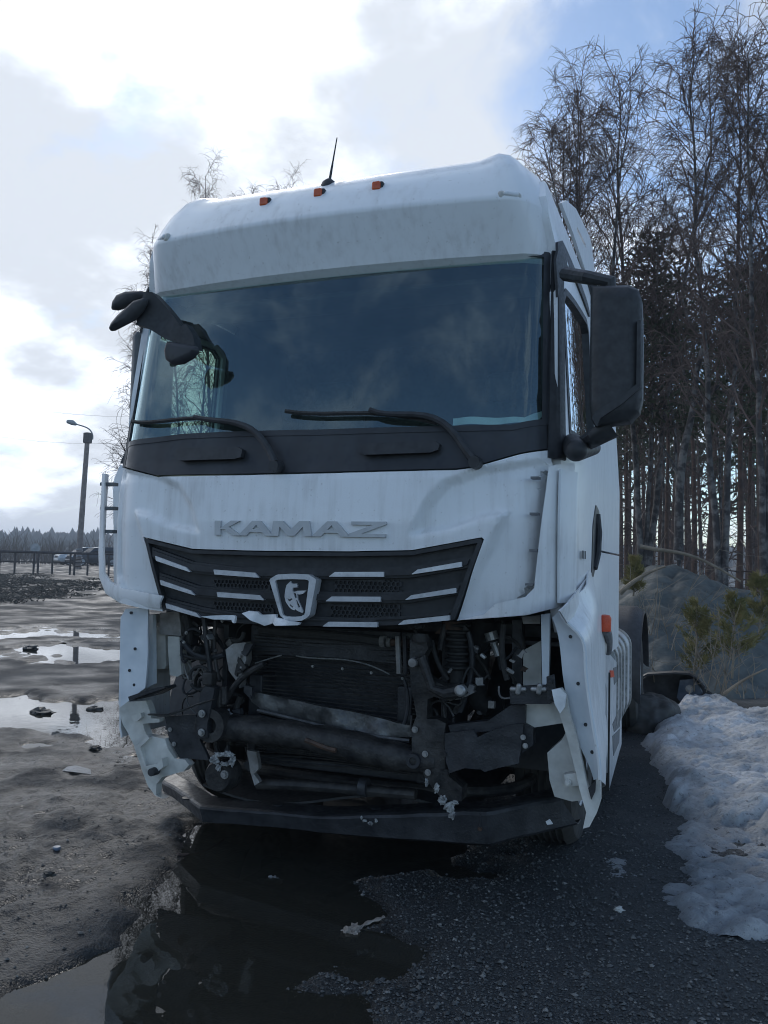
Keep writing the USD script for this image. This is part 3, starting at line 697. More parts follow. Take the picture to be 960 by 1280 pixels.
# shield emblem with a horse's head
def em(pts, off=0.0): return front_poly([(320+x/9.6, 700+y/9.6) for x, y in pts], off)
eo = em([(220, 245), (228, 225), (300, 180), (330, 172), (480, 165), (660, 172), (690, 178), (770, 228), (775, 250), (702, 640), (692, 662), (660, 690), (600, 722), (520, 728), (420, 722), (398, 705), (352, 665), (340, 640)])
ei = em([(288, 255), (300, 242), (330, 234), (490, 228), (640, 233), (680, 242), (690, 258), (642, 630), (632, 650), (600, 668), (510, 676), (420, 670), (385, 655), (374, 640)])
emb = obj('emblem', front_plate(ei.buffer(.004), .05, -.035, .02), 'dark_panel', truck)
obj('emblem_frame', front_plate(eo.difference(ei), .06, -.05, .02), 'chrome_strip', emb)
horse = em([(465, 252), (478, 278), (500, 284), (545, 280), (538, 292), (556, 300), (540, 310), (550, 326), (500, 330), (488, 345), (490, 375), (510, 380), (545, 368), (652, 364), (612, 404), (565, 412), (545, 402), (548, 450), (560, 490), (600, 570), (617, 612), (604, 632), (570, 615), (540, 602), (520, 582), (510, 600), (480, 588), (450, 562), (410, 500), (394, 440), (402, 360), (418, 300), (445, 275)])
cuts = unary_union([em([(500, 388), (530, 400), (540, 450), (520, 455)]), em([(430, 455), (455, 470), (475, 455), (490, 465), (460, 492), (440, 485)]), em([(530, 470), (545, 480), (580, 560), (560, 570), (545, 530)]), em([(455, 520), (480, 545), (500, 560), (490, 570), (460, 545)])])
obj('horse_head', front_plate(horse.difference(cuts), .02, -.045, .02), 'chrome_strip', emb)
# what is left of the torn lower trim under the grille
for pix, sd in (([(258, 770), (272, 769), (291, 769), (294, 771), (293, 779), (290, 778), (289, 775), (270, 774)], 3), ([(297, 767), (306, 764), (318, 765), (322, 769), (343, 768), (345, 772), (378, 778), (376, 781), (345, 782), (340, 779), (325, 783), (312, 777)], 4)):
    obj('torn_trim', slab(pix, -.03, .02, .010, .16, sd), 'torn_plastic', truck)

# ---- corner panels below the front panel
# right-hand side in the picture: the wheel-arch panel is bent outwards, its pale inner flange faces forward
FE = [(700, 763), (714, 783), (727, 797), (732, 830), (736, 870), (743, 915), (748, 945), (750, 975)]      # front edge of the outer skin
FI = [(690, 772), (697, 792), (702, 830), (708, 870), (716, 900), (722, 925), (733, 950), (742, 975)]      # inner edge of the flange
fe = A([hy(x, y, .10) for x, y in FE]); fi = A([hy(x, y, .16) for x, y in FI])
def curve(P, n): return spline(P, n)
fe, fi = curve(fe, 26), curve(fi, 26)
fl = A([[a*(1-t)+b*t+A((0, .012*math.sin(math.pi*t), 0)) for t in np.linspace(0, 1, 6)] for a, b in zip(fi, fe)])
flange = obj('corner_flange', grid(fl, .008), 'bare_inner_panel', truck, smooth=45)
for k in (4, 11, 17, 21):
    c = fl[k, 3]+A((0, -.004, 0)); obj('rivet_hole', lathe([(0, -.003), (.008, -.003), (.008, .003), (0, .003)], 10, 'y', c), 'black_steel', flange)
GE = [(752, 690), (757, 730), (757.5, 770), (757, 800), (757, 850), (757, 890), (755, 930), (752, 965), (749, 990)]
ge = curve(A([hx(x, y, 1.262) for x, y in GE]), 26)
rows = []
for i, (a, b) in enumerate(zip(fe, ge)):
    r = []
    for t in np.linspace(0, 1, 14):
        p = a*(1-t)+b*t
        v = i/25
        dent = .030*math.exp(-((t-.35-.3*v)/.12)**2)*math.sin(v*9+1)+.018*math.sin(6*v+5*t)*t*(1-t)*4
        p = p+A((.045*math.sin(math.pi*min(1, t*1.6))*(.4+.6*v)*(1-v*.6)+dent*.6, 0, 0))
        r.append(p)
    rows.append(r)
obj('arch_panel', grid(A(rows), .008), 'truck_paint', truck, smooth=50, label='bent and creased panel ahead of the front wheel arch')
# crease from the panel up to the door
up = A([[hx(x, y, 1.262+.012*math.sin(j)) for j, (x, y) in enumerate(row)] for row in ([(700, 764), (706, 759), (712, 752), (725, 735), (740, 715), (752, 692)], [(712, 783), (720, 772), (730, 758), (740, 745), (750, 730), (757, 716)], [(727, 797), (734, 787), (741, 776), (748, 765), (753, 755), (757.5, 745)])])
obj('lower_door_panel', grid(up, .008), 'truck_paint', truck, smooth=50)
# tail of the torn bumper corner hanging at the bottom
obj('bumper_remnant', slab([(691, 862), (702, 860), (708, 868), (712, 890), (722, 925), (726, 945), (732, 975), (737, 990), (742, 980), (750, 968), (751, 1000), (746, 1016), (737, 1033), (729, 1035), (733, 1015), (728, 998), (724, 985), (716, 950), (708, 920), (700, 893)], .12, .035, .03, .05, 5), 'white_plastic', truck, label='torn pale bumper corner hanging by the wheel arch')
obj('remnant_pocket', slab([(735, 985), (745, 976), (744, 990), (739, 1000)], .105, .01), 'black_steel', truck)
# pale headlamp bucket and its bracket
obj('headlamp_bucket', cat(slab([(657, 880), (692, 878), (703, 890), (704, 904), (690, 906), (664, 910), (657, 903)], .19, .16, .03, .03, 7)), 'white_plastic', truck)
obj('headlamp_bucket', slab([(684, 941), (702, 925), (713, 905), (720, 925), (727, 960), (732, 1000), (715, 1002), (693, 996), (687, 975)], .20, .14, .03, .03, 8), 'white_plastic', truck)
obj('lug', cat(slab([(705, 968), (719, 966), (727, 972), (727, 982), (708, 983)], .15, .06, .02, .02, 9), bolt(hy(710, 978, .14), .016, .02)), 'white_plastic', truck)
obj('crossing_bracket', slab([(637, 864), (640, 859), (682, 857), (686, 846), (690, 844), (692, 872), (688, 880), (660, 880), (638, 880)], .10, .05, None), 'black_steel', truck)
for x, y in ((648, 862), (674, 862)):
    c = hy(x, y, .10); obj('wing_nut', cat(blob([c+A((-.028, 0, 0)), c+A((.026, -.005, .004))], .011), blob([c+A((0, -.01, -.01)), c+A((.004, -.012, .018))], .012)), 'zinc', truck)
obj('tab', cat(slab([(683, 846), (692, 844), (694, 874), (684, 875)], .085, .03), bolt(hy(688, 852, .08), .012)), 'black_steel', truck)
obj('crumpled_plate', slab([(690, 862), (700, 860), (708, 868), (706, 884), (700, 892), (694, 880)], .085, .012, .012, .06, 11), 'torn_plastic', truck)
obj('pale_upright', slab([(676, 768), (687, 767), (687, 800), (685.5, 860), (678, 861)], .22, .03), 'bare_inner_panel', truck)
obj('washer_tank', slab([(654, 813), (676, 801), (677, 858), (654, 857)], .40, .15, .04, .02, 12), 'white_plastic', truck)
obj('pale_block', slab([(652, 771), (675, 769), (675, 780), (654, 780)], .38, .10), 'cast_aluminium', truck)
# left-hand side in the picture
obj('corner_flange', cat(slab([(151, 772), (157, 761), (185, 759), (184, 820), (182, 860), (166, 872), (150, 886), (148, 880), (150, 820)], .16, .012, .03, .02, 13)), 'bare_inner_panel', truck)
for x, y in ((169, 811), (162, 838), (168, 856), (164, 766)):
    obj('rivet_hole', lathe([(0, -.004), (.008, -.004), (.008, .006), (0, .006)], 10, 'y', hy(x, y, .158)), 'black_steel', truck)
sk = []
for (x, y) in [(151, 770), (150, 800), (150, 840), (149, 880), (149, 910), (151, 922)]:
    p = hy(x, y, .16); sk.append([p, p+A((-.006, .06, 0)), p+A((-.0, .2, 0)), p+A((.02, .42, 0))])
obj('arch_panel', grid(A(sk)[::-1], .01), 'truck_paint', truck, smooth=50)
obj('pale_upright', slab([(184, 768), (191, 768), (192, 855), (184, 860)], .24, .03), 'bare_inner_panel', truck)
obj('washer_tank', slab([(188, 779), (206, 789), (208, 832), (206, 836), (188, 836)], .34, .15, .04, .02, 14), 'white_plastic', truck)
obj('filter_box', slab([(200, 766), (224, 764), (226, 795), (200, 793)], .30, .12, .04, .02, 15), 'cast_aluminium', truck)
obj('coolant_bottle', slab([(209, 795), (224, 796), (227, 843), (222, 846), (212, 844), (210, 815)], .31, .10, .03, .02, 16), 'white_plastic', truck)
C2 = lambda L: [(140+x/4.8, 860+y/4.8) for x, y in L]
obj('headlamp_bucket', slab(C2([(50, 120), (100, 82), (205, 75), (235, 182), (285, 185), (285, 205), (188, 214), (210, 285), (320, 302), (345, 370), (372, 425), (440, 428), (468, 460), (430, 500), (300, 535), (262, 580), (260, 640), (305, 668), (250, 645), (215, 600), (180, 500), (150, 400), (130, 330), (75, 230), (48, 150)]), .16, .05, .025, .07, 17), 'white_plastic', truck)
obj('bucket_rib', slab(C2([(150, 345), (215, 290), (225, 300), (170, 355), (205, 470), (195, 475)]), .135, .03, .02), 'white_plastic', truck)
obj('lug', cat(slab(C2([(200, 470), (270, 455), (300, 425), (305, 475), (275, 500), (215, 505)]), .11, .05, .02, .02, 18)), 'white_plastic', truck)
obj('lug_bush', lathe([(0, -.03), (.02, -.03), (.022, .02), (0, .02)], 14, 'y', hy(193, 964, .11)), 'black_plastic', truck)
obj('clip', slab(C2([(120, 165), (170, 150), (178, 175), (150, 200), (125, 195)]), .13, .03), 'white_plastic', truck)
obj('bent_bracket', cat(slab([(160, 871), (186, 862), (205, 858), (207, 861), (190, 870), (162, 877)], .05, .10), slab([(161, 872), (206, 858), (206, 860), (162, 875)], .02, .04)), 'black_steel', truck)
obj('bent_strip', tube([hy(x, y, .12) for x, y in ((186, 893), (210, 894), (228, 888), (250, 879), (268, 874))], [.012, .018, .016, .012, .01], 6, flat=.4), 'bent_aluminium', truck)
# left corner black side skirt seen behind the flange
obj('side_skirt', side_slab([(149, 885), (150, 925), (147, 918)], -1.26, .02), 'black_plastic', truck) if False else None

# ---- radiator pack
rad = obj('radiator_frame', cat(box((0.02, .50, 1.19), (1.0, .10, .05), .01), box((.02, .50, .50), (1.0, .10, .05), .01), box((-.46, .50, .84), (.05, .11, .74), .01), box((.50, .50, .84), (.05, .11, .74), .01), box((.02, .56, .84), (.9, .02, .68))), 'black_steel', truck)
def fins(x0, x1, z0, z1, y, n, th, bow=0.0, tilt=0.0):
    ms = []
    for i in range(n):
        z = z0+(z1-z0)*(i+.5)/n
        P = [(x, y+bow*math.sin(3.1*(x-x0)/(x1-x0))*math.sin(3*(z-z0)/(z1-z0)), z+tilt*(x-x0)+.006*math.sin(7*x+i)) for x in np.linspace(x0, x1, 12)]
        ms.append(tube(P, th, 4, flat=.45))
    return cat(*ms)
obj('cooling_fins', fins(-.44, .48, .74, 1.17, .41, 20, .0085, .04), 'fin_metal', rad, smooth=False, kind='stuff')
obj('cooling_fins', fins(-.40, .46, .50, .72, .40, 16, .0075, .03, .02), 'fin_metal', rad, smooth=False, kind='stuff')
obj('upper_tank', slab([(318, 786), (500, 790), (500, 830), (420, 822), (330, 818), (316, 820)], .42, .06, .05, .02, 20), 'black_steel', rad)
obj('bent_ledge', slab([(304, 861), (318, 866), (345, 872), (400, 882), (460, 895), (520, 909), (530, 922), (470, 921), (420, 913), (380, 905), (330, 892), (312, 878)], .30, .03, .02, .09, 21), 'bent_aluminium', truck)
obj('bent_ledge_edge', tube(spline([hy(x, y, .27) for x, y in ((322, 888), (360, 897), (410, 909), (460, 919), (512, 926))], 14), .010, 6), 'bent_aluminium', truck)
obj('crossmember', tube(spline([hy(x, y, Y) for x, y, Y in ((268, 907, .24), (320, 912, .22), (380, 920, .2), (440, 932, .2), (500, 946, .2), (545, 950, .22))], 22), np.r_[.07, np.full(20, .074)*(1+.12*np.sin(np.arange(20)*1.3)*np.cos(np.arange(20)*.7)), .07], 20, flat=.9), 'greasy_iron', truck)
obj('crossmember_eye', cat(lathe([(.04, -.05), (.085, -.05), (.09, 0), (.085, .05), (.04, .05), (.04, -.05)], 20, 'y', hy(268, 905, .18))), 'greasy_iron', truck)
obj('stiffener', tube(spline([hy(x, y, .12) for x, y in ((382, 925), (395, 930), (405, 934), (420, 938))], 8), .012, 6), 'rusty_iron', truck)
obj('lower_pipe', tube(spline([hy(x, y, .3) for x, y in ((322, 980), (400, 983), (460, 988), (520, 993))], 12), .027, 12), 'greasy_iron', truck)
obj('pipe_clamp', cyl(hy(455, 984, .3)+A((-.02, 0, 0)), hy(455, 984, .3)+A((.02, 0, 0)), .044, 14), 'black_steel', truck)
obj('upper_pipe', tube(spline([hy(x, y, .36) for x, y in ((325, 787), (380, 792), (440, 797), (478, 802))], 12), .024, 10), 'rubber', truck)
obj('pipe_fitting', cat(cyl(hy(476, 802, .35), hy(482, 802, .35), .030, 12), cyl(hy(484, 803, .35), hy(489, 803, .35), .024, 12)), 'cast_aluminium', truck)
obj('pipe_fitting', cyl(hy(489, 803, .35), hy(512, 804, .35), .018, 10), 'rusty_iron', truck)
obj('bright_wire', tube(spline([hy(x, y, .34) for x, y in ((319, 829), (335, 824), (352, 819))], 8), .0035, 5), 'zinc', truck)
obj('bright_wire', tube(spline([hy(x, y, .34) for x, y in ((370, 820), (400, 823), (440, 826), (460, 831), (487, 843))], 14), .0035, 5), 'zinc', truck)
for x, y in ((391, 833), (428, 836), (464, 841), (506, 838), (503, 848)): obj('screw', bolt(hy(x, y, .38), .008, .01), 'zinc', truck)

# ---- steering and suspension castings right of the radiator
K = lambda L: [(440+x*.354, 740+y*.354) for x, y in L]      # traced from the photograph's own pixels
obj('tow_casting', slab(K([(205, 170), (225, 155), (262, 160), (268, 200), (245, 240), (255, 300), (330, 330), (380, 330), (395, 365), (350, 385), (290, 370), (265, 380), (262, 450), (300, 450), (330, 465), (325, 500), (330, 640), (390, 690), (385, 740), (320, 735), (260, 660), (240, 600), (215, 560), (210, 480), (225, 440), (208, 330)]), .16, .09, .03, .05, 22), 'greasy_iron', truck)
obj('tow_eye', lathe([(.018, -.02), (.038, -.02), (.042, 0), (.038, .02), (.018, .02), (.018, -.02)], 16, c=hy(525.5, 797, .17)), 'greasy_iron', truck)
obj('lever', tube([hy(x, y, .12) for x, y in ((517, 828), (527, 822), (540, 860), (556, 866), (575, 863))], [.02, .024, .02, .03, .036], 10), 'greasy_iron', truck)
obj('lever_pin', cat(lathe([(0, -.025), (.016, -.024), (.026, -.015), (.026, .02), (0, .02)], 18, 'y', hy(576, 863, .10))), 'zinc', truck)
obj('lever_pin', cat(lathe([(0, -.025), (.02, -.022), (.024, .02), (0, .02)], 14, 'y', hy(517, 828, .11))), 'cast_aluminium', truck)
obj('guide_rod', cyl(hy(497, 795, .3), hy(499, 842, .3), .014, 8), 'cast_aluminium', truck)
obj('guide_rod', cyl(hy(506, 795, .3), hy(507, 842, .3), .012, 8), 'black_steel', truck)
sp = hy(568, 776, .34); sb = hy(571, 858, .34)
L_ = np.linalg.norm(sp-sb)
prof = [(0, 0)]
for i in range(7):
    z = L_*(.30+.64*i/6.0)
    prof += [(.042, z-.014), (.062, z-.004), (.062, z+.004), (.042, z+.014)]
prof = [(0, 0), (.036, 0), (.036, L_*.25)]+prof[1:]+[(.035, L_*.98), (0, L_*.98)]
obj('air_spring', lathe(prof, 24, c=sb), 'rubber', truck, smooth=40)
obj('spring_collar', lathe([(.0, -.01), (.06, -.01), (.06, .03), (0, .03)], 20, c=sp+A((0, 0, -.03))), 'rusty_iron', truck)
obj('coolant_pipe', tube(spline([hy(x, y, Y) for x, y, Y in ((606, 772, .5), (600, 800, .55), (598, 840, .6), (600, 878, .6), (612, 884, .6))], 16), .052, 14), 'rubber', truck)
obj('hose_clamp', tube([hy(613, 790, .42), hy(616, 800, .42)], .032, 12), 'zinc', truck)
obj('hose_clamp', tube([hy(617, 803, .42), hy(623, 820, .42)], .019, 10), 'zinc', truck)
obj('drop_link', cyl(hy(556, 780, .3), hy(550, 812, .3), .016, 8), 'greasy_iron', truck)
obj('cab_mount', slab([(640, 775), (652, 775), (653, 855), (640, 855)], .42, .08), 'black_steel', truck)
obj('frame_plate', slab(K([(325, 500), (430, 485), (445, 512), (480, 495), (555, 470), (605, 465), (600, 520), (590, 585), (590, 605), (520, 620), (470, 635), (455, 625), (400, 620), (345, 640), (330, 600)]), .13, .02, .03, .05, 23), 'black_steel', truck)
obj('frame_arm', slab(K([(340, 470), (480, 455), (560, 400), (612, 400), (612, 465), (640, 480), (640, 540), (600, 570), (590, 480), (350, 505)]), .17, .06, .04, .03, 24), 'black_steel', truck)
for x, y in ((604, 513), (612, 543)): obj('bolt', bolt(hy(440+x*.354, 740+y*.354, .12), .013), 'zinc', truck)
for x, y in ((222, 486), (258, 572), (268, 637), (330, 570), (335, 638)): obj('bolt', bolt(hy(440+x*.354, 740+y*.354, .14), .016, .016), 'cast_aluminium' if x < 300 else 'greasy_iron', truck)
obj('bore', lathe([(.018, -.012), (.034, -.012), (.036, .012), (.018, .012), (.018, -.012)], 16, 'y', hy(517, 951, .14)), 'black_steel', truck)
# torn foil hanging from the casting
rng = np.random.default_rng(3)
def crumple(c, s, seed, k=1):
    m = trimesh.creation.icosphere(2, 1.0); v = A(m.vertices)
    v = v*(.35+1.1*meshkit.noise(v*2.4+seed, seed))[:, None]
    v = v+(meshkit.noise(v*6+seed, seed+1)-.5)[:, None]*.5
    return trimesh.Trimesh(v*A(s)+A(c), m.faces, process=False)
foil = cat(*[crumple(hy(x, y, .11), A(s)*.72, i+40) for i, (x, y, s) in enumerate([(546, 985, (.016, .01, .03)), (553, 1000, (.026, .016, .03)), (562, 1008, (.03, .018, .03)), (565, 1018, (.02, .014, .03)), (533, 978, (.012, .01, .022)), (569, 1003, (.02, .012, .012))])])
obj('torn_foil', foil, 'dirty_foil', truck, smooth=False, label='torn crumpled foil hanging off the casting')
# clutter left of the radiator
obj('bracket_casting', slab([(282, 812), (290, 805), (305, 803), (308, 825), (303, 842), (300, 860), (295, 850), (286, 838)], .28, .06, .02, .05, 25), 'cast_aluminium', truck)
obj('upright_arm', slab([(250, 866), (256, 858), (268, 860), (264, 880), (259, 905), (260, 922), (246, 924), (245, 900)], .12, .05, .03, .03, 26), 'black_steel', truck)
for x, y in ((252.5, 892), (252, 915.5)): obj('bolt', bolt(hy(x, y, .11), .021, .02), 'zinc', truck)
obj('side_plate', slab([(206, 895), (245, 893), (250, 925), (262, 950), (225, 948), (212, 925)], .18, .02, .03, .03, 27), 'black_steel', truck)
for x, y in ((212.5, 912), (217.5, 930)): obj('bolt', bolt(hy(x, y, .17), .013), 'zinc', truck)
for k, (pts, r) in enumerate([([(238, 850), (240, 838), (252, 833), (262, 842), (260, 856), (248, 862), (239, 855)], .009), ([(228, 800), (250, 820), (265, 822), (280, 818)], .016), ([(226, 818), (240, 822), (275, 820)], .010), ([(232, 768), (236, 790), (233, 812)], .022),
                              ([(255, 770), (258, 800), (262, 830), (266, 860)], .014), ([(270, 775), (268, 810), (274, 850)], .011), ([(305, 790), (300, 800), (290, 800)], .012), ([(262, 840), (270, 858), (284, 858)], .010), ([(330, 830), (300, 850), (280, 880)], .016), ([(540, 800), (548, 830), (560, 850)], .011),
                              ([(585, 790), (590, 830), (585, 860), (575, 890)], .013), ([(525, 880), (545, 890), (540, 920)], .010), ([(630, 780), (628, 820), (634, 850)], .014), ([(505, 850), (510, 880), (505, 905)], .010), ([(268, 880), (276, 900), (270, 930), (282, 950)], .014), ([(300, 870), (292, 900), (286, 930)], .016)]):
    obj('hose', tube(spline([hy(x, y, .26+.02*(k % 4)) for x, y in pts], 16), r, 8), ['rubber', 'black_steel', 'greasy_iron'][k % 3], truck)
obj('pump', cat(lathe([(0, -.08), (.05, -.08), (.055, -.05), (.055, .08), (0, .08)], 20, c=hy(236, 790, .42)), box(hy(245, 815, .42), (.12, .1, .08), .012)), 'black_plastic', truck)
for x, y in ((233, 791), (230, 803), (258, 782), (278, 776), (300, 820), (297, 828), (302, 834)): obj('bolt', bolt(hy(x, y, .27), .010), 'zinc' if x < 270 else 'cast_aluminium', truck)
obj('valve_block', cat(box(hy(272, 872, .22), (.08, .08, .10), .01), box(hy(262, 848, .24), (.06, .06, .07), .01), cyl(hy(280, 858, .2), hy(280, 880, .2), .018, 10)), 'greasy_iron', truck)
ho = hy(279, 968, .24)
obj('horn', lathe([(0, -.06), (.07, -.06), (.085, -.03), (.085, .05), (.04, .07), (0, .07)], 22, 'y', ho), 'greasy_iron', truck)
obj('torn_foil', cat(*[crumple(hy(279+x, 951+y, .16), s, 60+i) for i, (x, y, s) in enumerate([(-11, -2, (.025, .012, .022)), (-4, -8, (.03, .012, .012)), (6, -8, (.03, .012, .014)), (11, 0, (.016, .012, .028)), (2, 4, (.03, .012, .012)), (-6, 9, (.014, .01, .02))])]), 'dirty_foil', truck, smooth=False)
obj('bolt', bolt(hy(281, 968, .17), .024, .025), 'cast_aluminium', truck)
obj('hanger', slab([(308, 938), (320, 940), (322, 962), (316, 968), (324, 978), (318, 982), (311, 965)], .22, .03, .02, .04, 28), 'cast_aluminium', truck)

obj('undershield', plate(Polygon([(-.75, .45), (.75, .45), (.8, 2.2), (-.8, 2.2)]), .012, lambda u, v, w: np.c_[u, v, .33+.06*np.sin(u*4)+.05*(v-.5)+w], .15), 'black_plastic', truck)
obj('steering_drag_link', cyl((-.9, .95, .46), (.6, 1.0, .5), .03, 10), 'greasy_iron', truck)
obj('stabiliser_bar', tube(spline([(-.9, 1.2, .5), (-.85, .7, .42), (-.4, .62, .40), (.4, .62, .40), (.85, .7, .42), (.9, 1.2, .5)], 20), .03, 10), 'greasy_iron', truck)
# small stuff that crowds the opened front: cables, clips, brackets
rng = np.random.default_rng(17)
for k in range(46):
    left = k % 2 == 0
    x0, x1, y0, y1 = (230, 312, 778, 905) if left else (500, 655, 775, 945)
    px, py = rng.uniform(x0, x1), rng.uniform(y0, y1); Y = rng.uniform(.22, .48)
    n = rng.integers(3, 5); pts = [(px, py)]
    for i in range(n): pts.append((np.clip(pts[-1][0]+rng.normal(0, 13), x0, x1), np.clip(pts[-1][1]+rng.normal(4, 20), y0, y1)))
    obj('cable', tube(spline([hy(x, y, Y+.015*i) for i, (x, y) in enumerate(pts)], 14), rng.uniform(.004, .011), 6), ['rubber', 'black_steel', 'greasy_iron', 'grey_plastic', 'cast_aluminium'][rng.integers(0, 5) if k % 3 == 0 else rng.integers(0, 3)], truck)
for k in range(44):
    left = k % 2 == 0
    x0, x1, y0, y1 = (232, 312, 780, 960) if left else (498, 655, 780, 960)
    px, py = rng.uniform(x0, x1), rng.uniform(y0, y1); s = rng.uniform(3, 9)
    ang = np.sort(rng.uniform(0, 6.28, 6)); q = [(px+s*math.cos(t)*rng.uniform(.6, 1.5), py+s*math.sin(t)*rng.uniform(.6, 1.5)) for t in ang]
    try: obj('bracket', slab(q, rng.uniform(.24, .42), rng.uniform(.01, .05), .02, .04, 100+k), ['greasy_iron', 'black_steel', 'cast_aluminium', 'rusty_iron', 'black_plastic'][rng.integers(0, 5)], truck)
    except Exception: pass
for k in range(16):
    px, py = (rng.uniform(232, 300), rng.uniform(785, 900)) if k % 2 else (rng.uniform(505, 640), rng.uniform(785, 930))
    obj('clip', cat(box(hy(px, py, .23), rng.uniform(.012, .04, 3), .004, tuple(rng.uniform(-40, 40, 3))), cyl(hy(px, py, .23), hy(px, py, .30), .006, 6)), ['cast_aluminium', 'greasy_iron', 'zinc', 'grey_plastic'][k % 4], truck)
# ---- lower bumper beam, bent, with its end arms and punched holes
bl = [hy(203, 976, .78), hy(251, 1009, .34), hy(400, 1022, .30), hy(608, 1016, .30), hy(700, 998, .52)]
lo = [hy(206, 988, .80), hy(255, 1027, .36), hy(400, 1040, .32), hy(612, 1057, .32), hy(722, 1030, .54)]
top = [p+A((0, .13, .015)) for p in bl]
def seg(ts, P):
    P = A(P); out = []
    for i in range(len(P)-1):
        for t in ts: out.append(P[i]*(1-t)+P[i+1]*t)
    return A(out+[P[-1]])
ts = np.linspace(0, 1, 9)[:-1]
a, b, c = seg(ts, bl), seg(ts, lo), seg(ts, top)
face = [[q+.3*(p-q), p] for p, q in zip(a, b)]
P = A([[d+A((0, 0, -.12)), d, p+A((0, .012, .006)), p, p*.92+q*.08+A((0, -.006, 0)), p*.5+q*.5, p*.08+q*.92+A((0, -.004, 0)), q+A((0, .012, 0)), q+A((0, .10, -.005))] for p, q, d in zip(a, b, c)])
wob = (meshkit.fbm(P.reshape(-1, 3)*5, 3, 2)-.5).reshape(P.shape[:2])
P[..., 2] += .016*wob; P[..., 1] += .03*wob
beam = obj('bumper_beam', grid(P, .006), 'black_steel', truck, smooth=22, label='bent black lower bumper beam')
for x, y, Y in ((234, 998, .47), (305, 1008, .38), (347, 1006, .40), (470, 1010, .37), (645, 1012, .40)):
    cc = hy(x, y, Y); obj('beam_hole', lathe([(0, -.002), (.026, -.002), (.028, .004), (0, .004)], 16, c=cc), 'dark_panel', beam)
obj('bolt', bolt(hy(600, 1036, .30), .012), 'rusty_iron', beam)
obj('beam_joint', tube([hy(601, 1017, .295), hy(600, 1034, .295)], .004, 5), 'dark_panel', beam)
obj('paper_scrap', slab([(682, 1027), (687, 1024), (691, 1030), (684, 1031)], .30, .006), 'torn_plastic', truck)
obj('torn_foil', cat(*[crumple(hy(x, y, .28), A(s)*.6, 80+i) for i, (x, y, s) in enumerate([(456, 1026, (.02, .012, .012)), (463, 1029, (.022, .012, .014)), (470, 1026, (.014, .012, .016)), (452, 1022, (.01, .008, .016))])]), 'dirty_foil', truck, smooth=False)

# ---- chassis, engine, axle and wheels behind it all
for s in (1, -1):
    obj('chassis_rail', cat(box((s*.42, 3.2, .82), (.08, 5.6, .26), .01)), 'black_steel', truck)
    obj('leaf_spring', tube(spline([(s*.42, .55, .66), (s*.42, 1.0, .52), (s*.42, 1.37, .48), (s*.42, 1.8, .53), (s*.42, 2.2, .66)], 16), .045, 8, flat=.5), 'greasy_iron', truck)
obj('engine', cat(box((0, 1.35, .95), (.8, 1.1, .75), .06), box((0, 1.3, 1.3), (.5, 1.2, .3), .05), lathe([(0, -.03), (.36, -.03), (.36, .03), (0, .03)], 28, 'y', (0, .72, .85))), 'greasy_iron', truck)
obj('gearbox', cat(box((0, 2.5, .75), (.55, 1.3, .5), .06)), 'greasy_iron', truck)
obj('front_axle', cat(box((0, 1.37, .42), (1.7, .11, .13), .02)), 'greasy_iron', truck)
for s in (1, -1):
    obj('inner_arch', box((s*.92, 1.3, 1.19), (.62, 1.6, .02)), 'black_plastic', truck)
    obj('inner_arch', box((s*.62, .62, .95), (.03, .4, .5)), 'black_plastic', truck)
    obj('mud_flap', box((s*1.0, 2.05, .52), (.5, .02, .75)), 'rubber', truck)
    obj('arch_liner', grid(A([[(s*(.72+.5*u), 1.37+.6*math.cos(t), .50+.62*math.sin(t)) for u in np.linspace(0, 1, 5)] for t in np.linspace(.05, 3.1, 22)]), .012), 'black_plastic', truck)
def wheel(name, x, y, w, rr=.50):
    prof = [(.29, -w/2), (.40, -w/2-.01), (.465, -w/2+.005), (.49, -w/2+.035), (rr, -w/2+.06)]
    for k in range(5):
        z = -w/2+.06+(w-.12)*(k+.5)/5
        prof += [(rr, z-.018), (rr-.015, z-.012), (rr-.015, z+.012), (rr, z+.018)]
    prof += [(rr, w/2-.06), (.49, w/2-.035), (.465, w/2-.005), (.40, w/2+.01), (.29, w/2)]
    o = obj(name, lathe(prof, 40, 'x', (x, y, rr+.012)), 'tyre', truck, smooth=35)
    s = 1 if x > 0 else -1
    obj('rim', lathe([(0, s*.02), (.1, s*.03), (.12, s*-.02), (.25, s*-.05), (.285, s*w/2*.9), (.30, s*w/2), (.30, -s*w/2)], 32, 'x', (x, y, rr+.012)), 'tank_alloy', o)
for s in (1, -1):
    wheel('wheel', s*1.02, 1.37, .30)
    wheel('wheel', s*1.08, 5.05, .30); wheel('wheel', s*.74, 5.05, .30)
obj('rear_axle', cat(cyl((-1, 5.05, .5), (1, 5.05, .5), .1, 14), blob([(0, 5.0, .5), (0, 5.1, .5)], .24)), 'greasy_iron', truck)
obj('coupling_plate', cat(box((0, 4.8, 1.12), (.95, .9, .06), .02), box((0, 4.8, 1.02), (.9, .5, .16))), 'greasy_iron', truck)
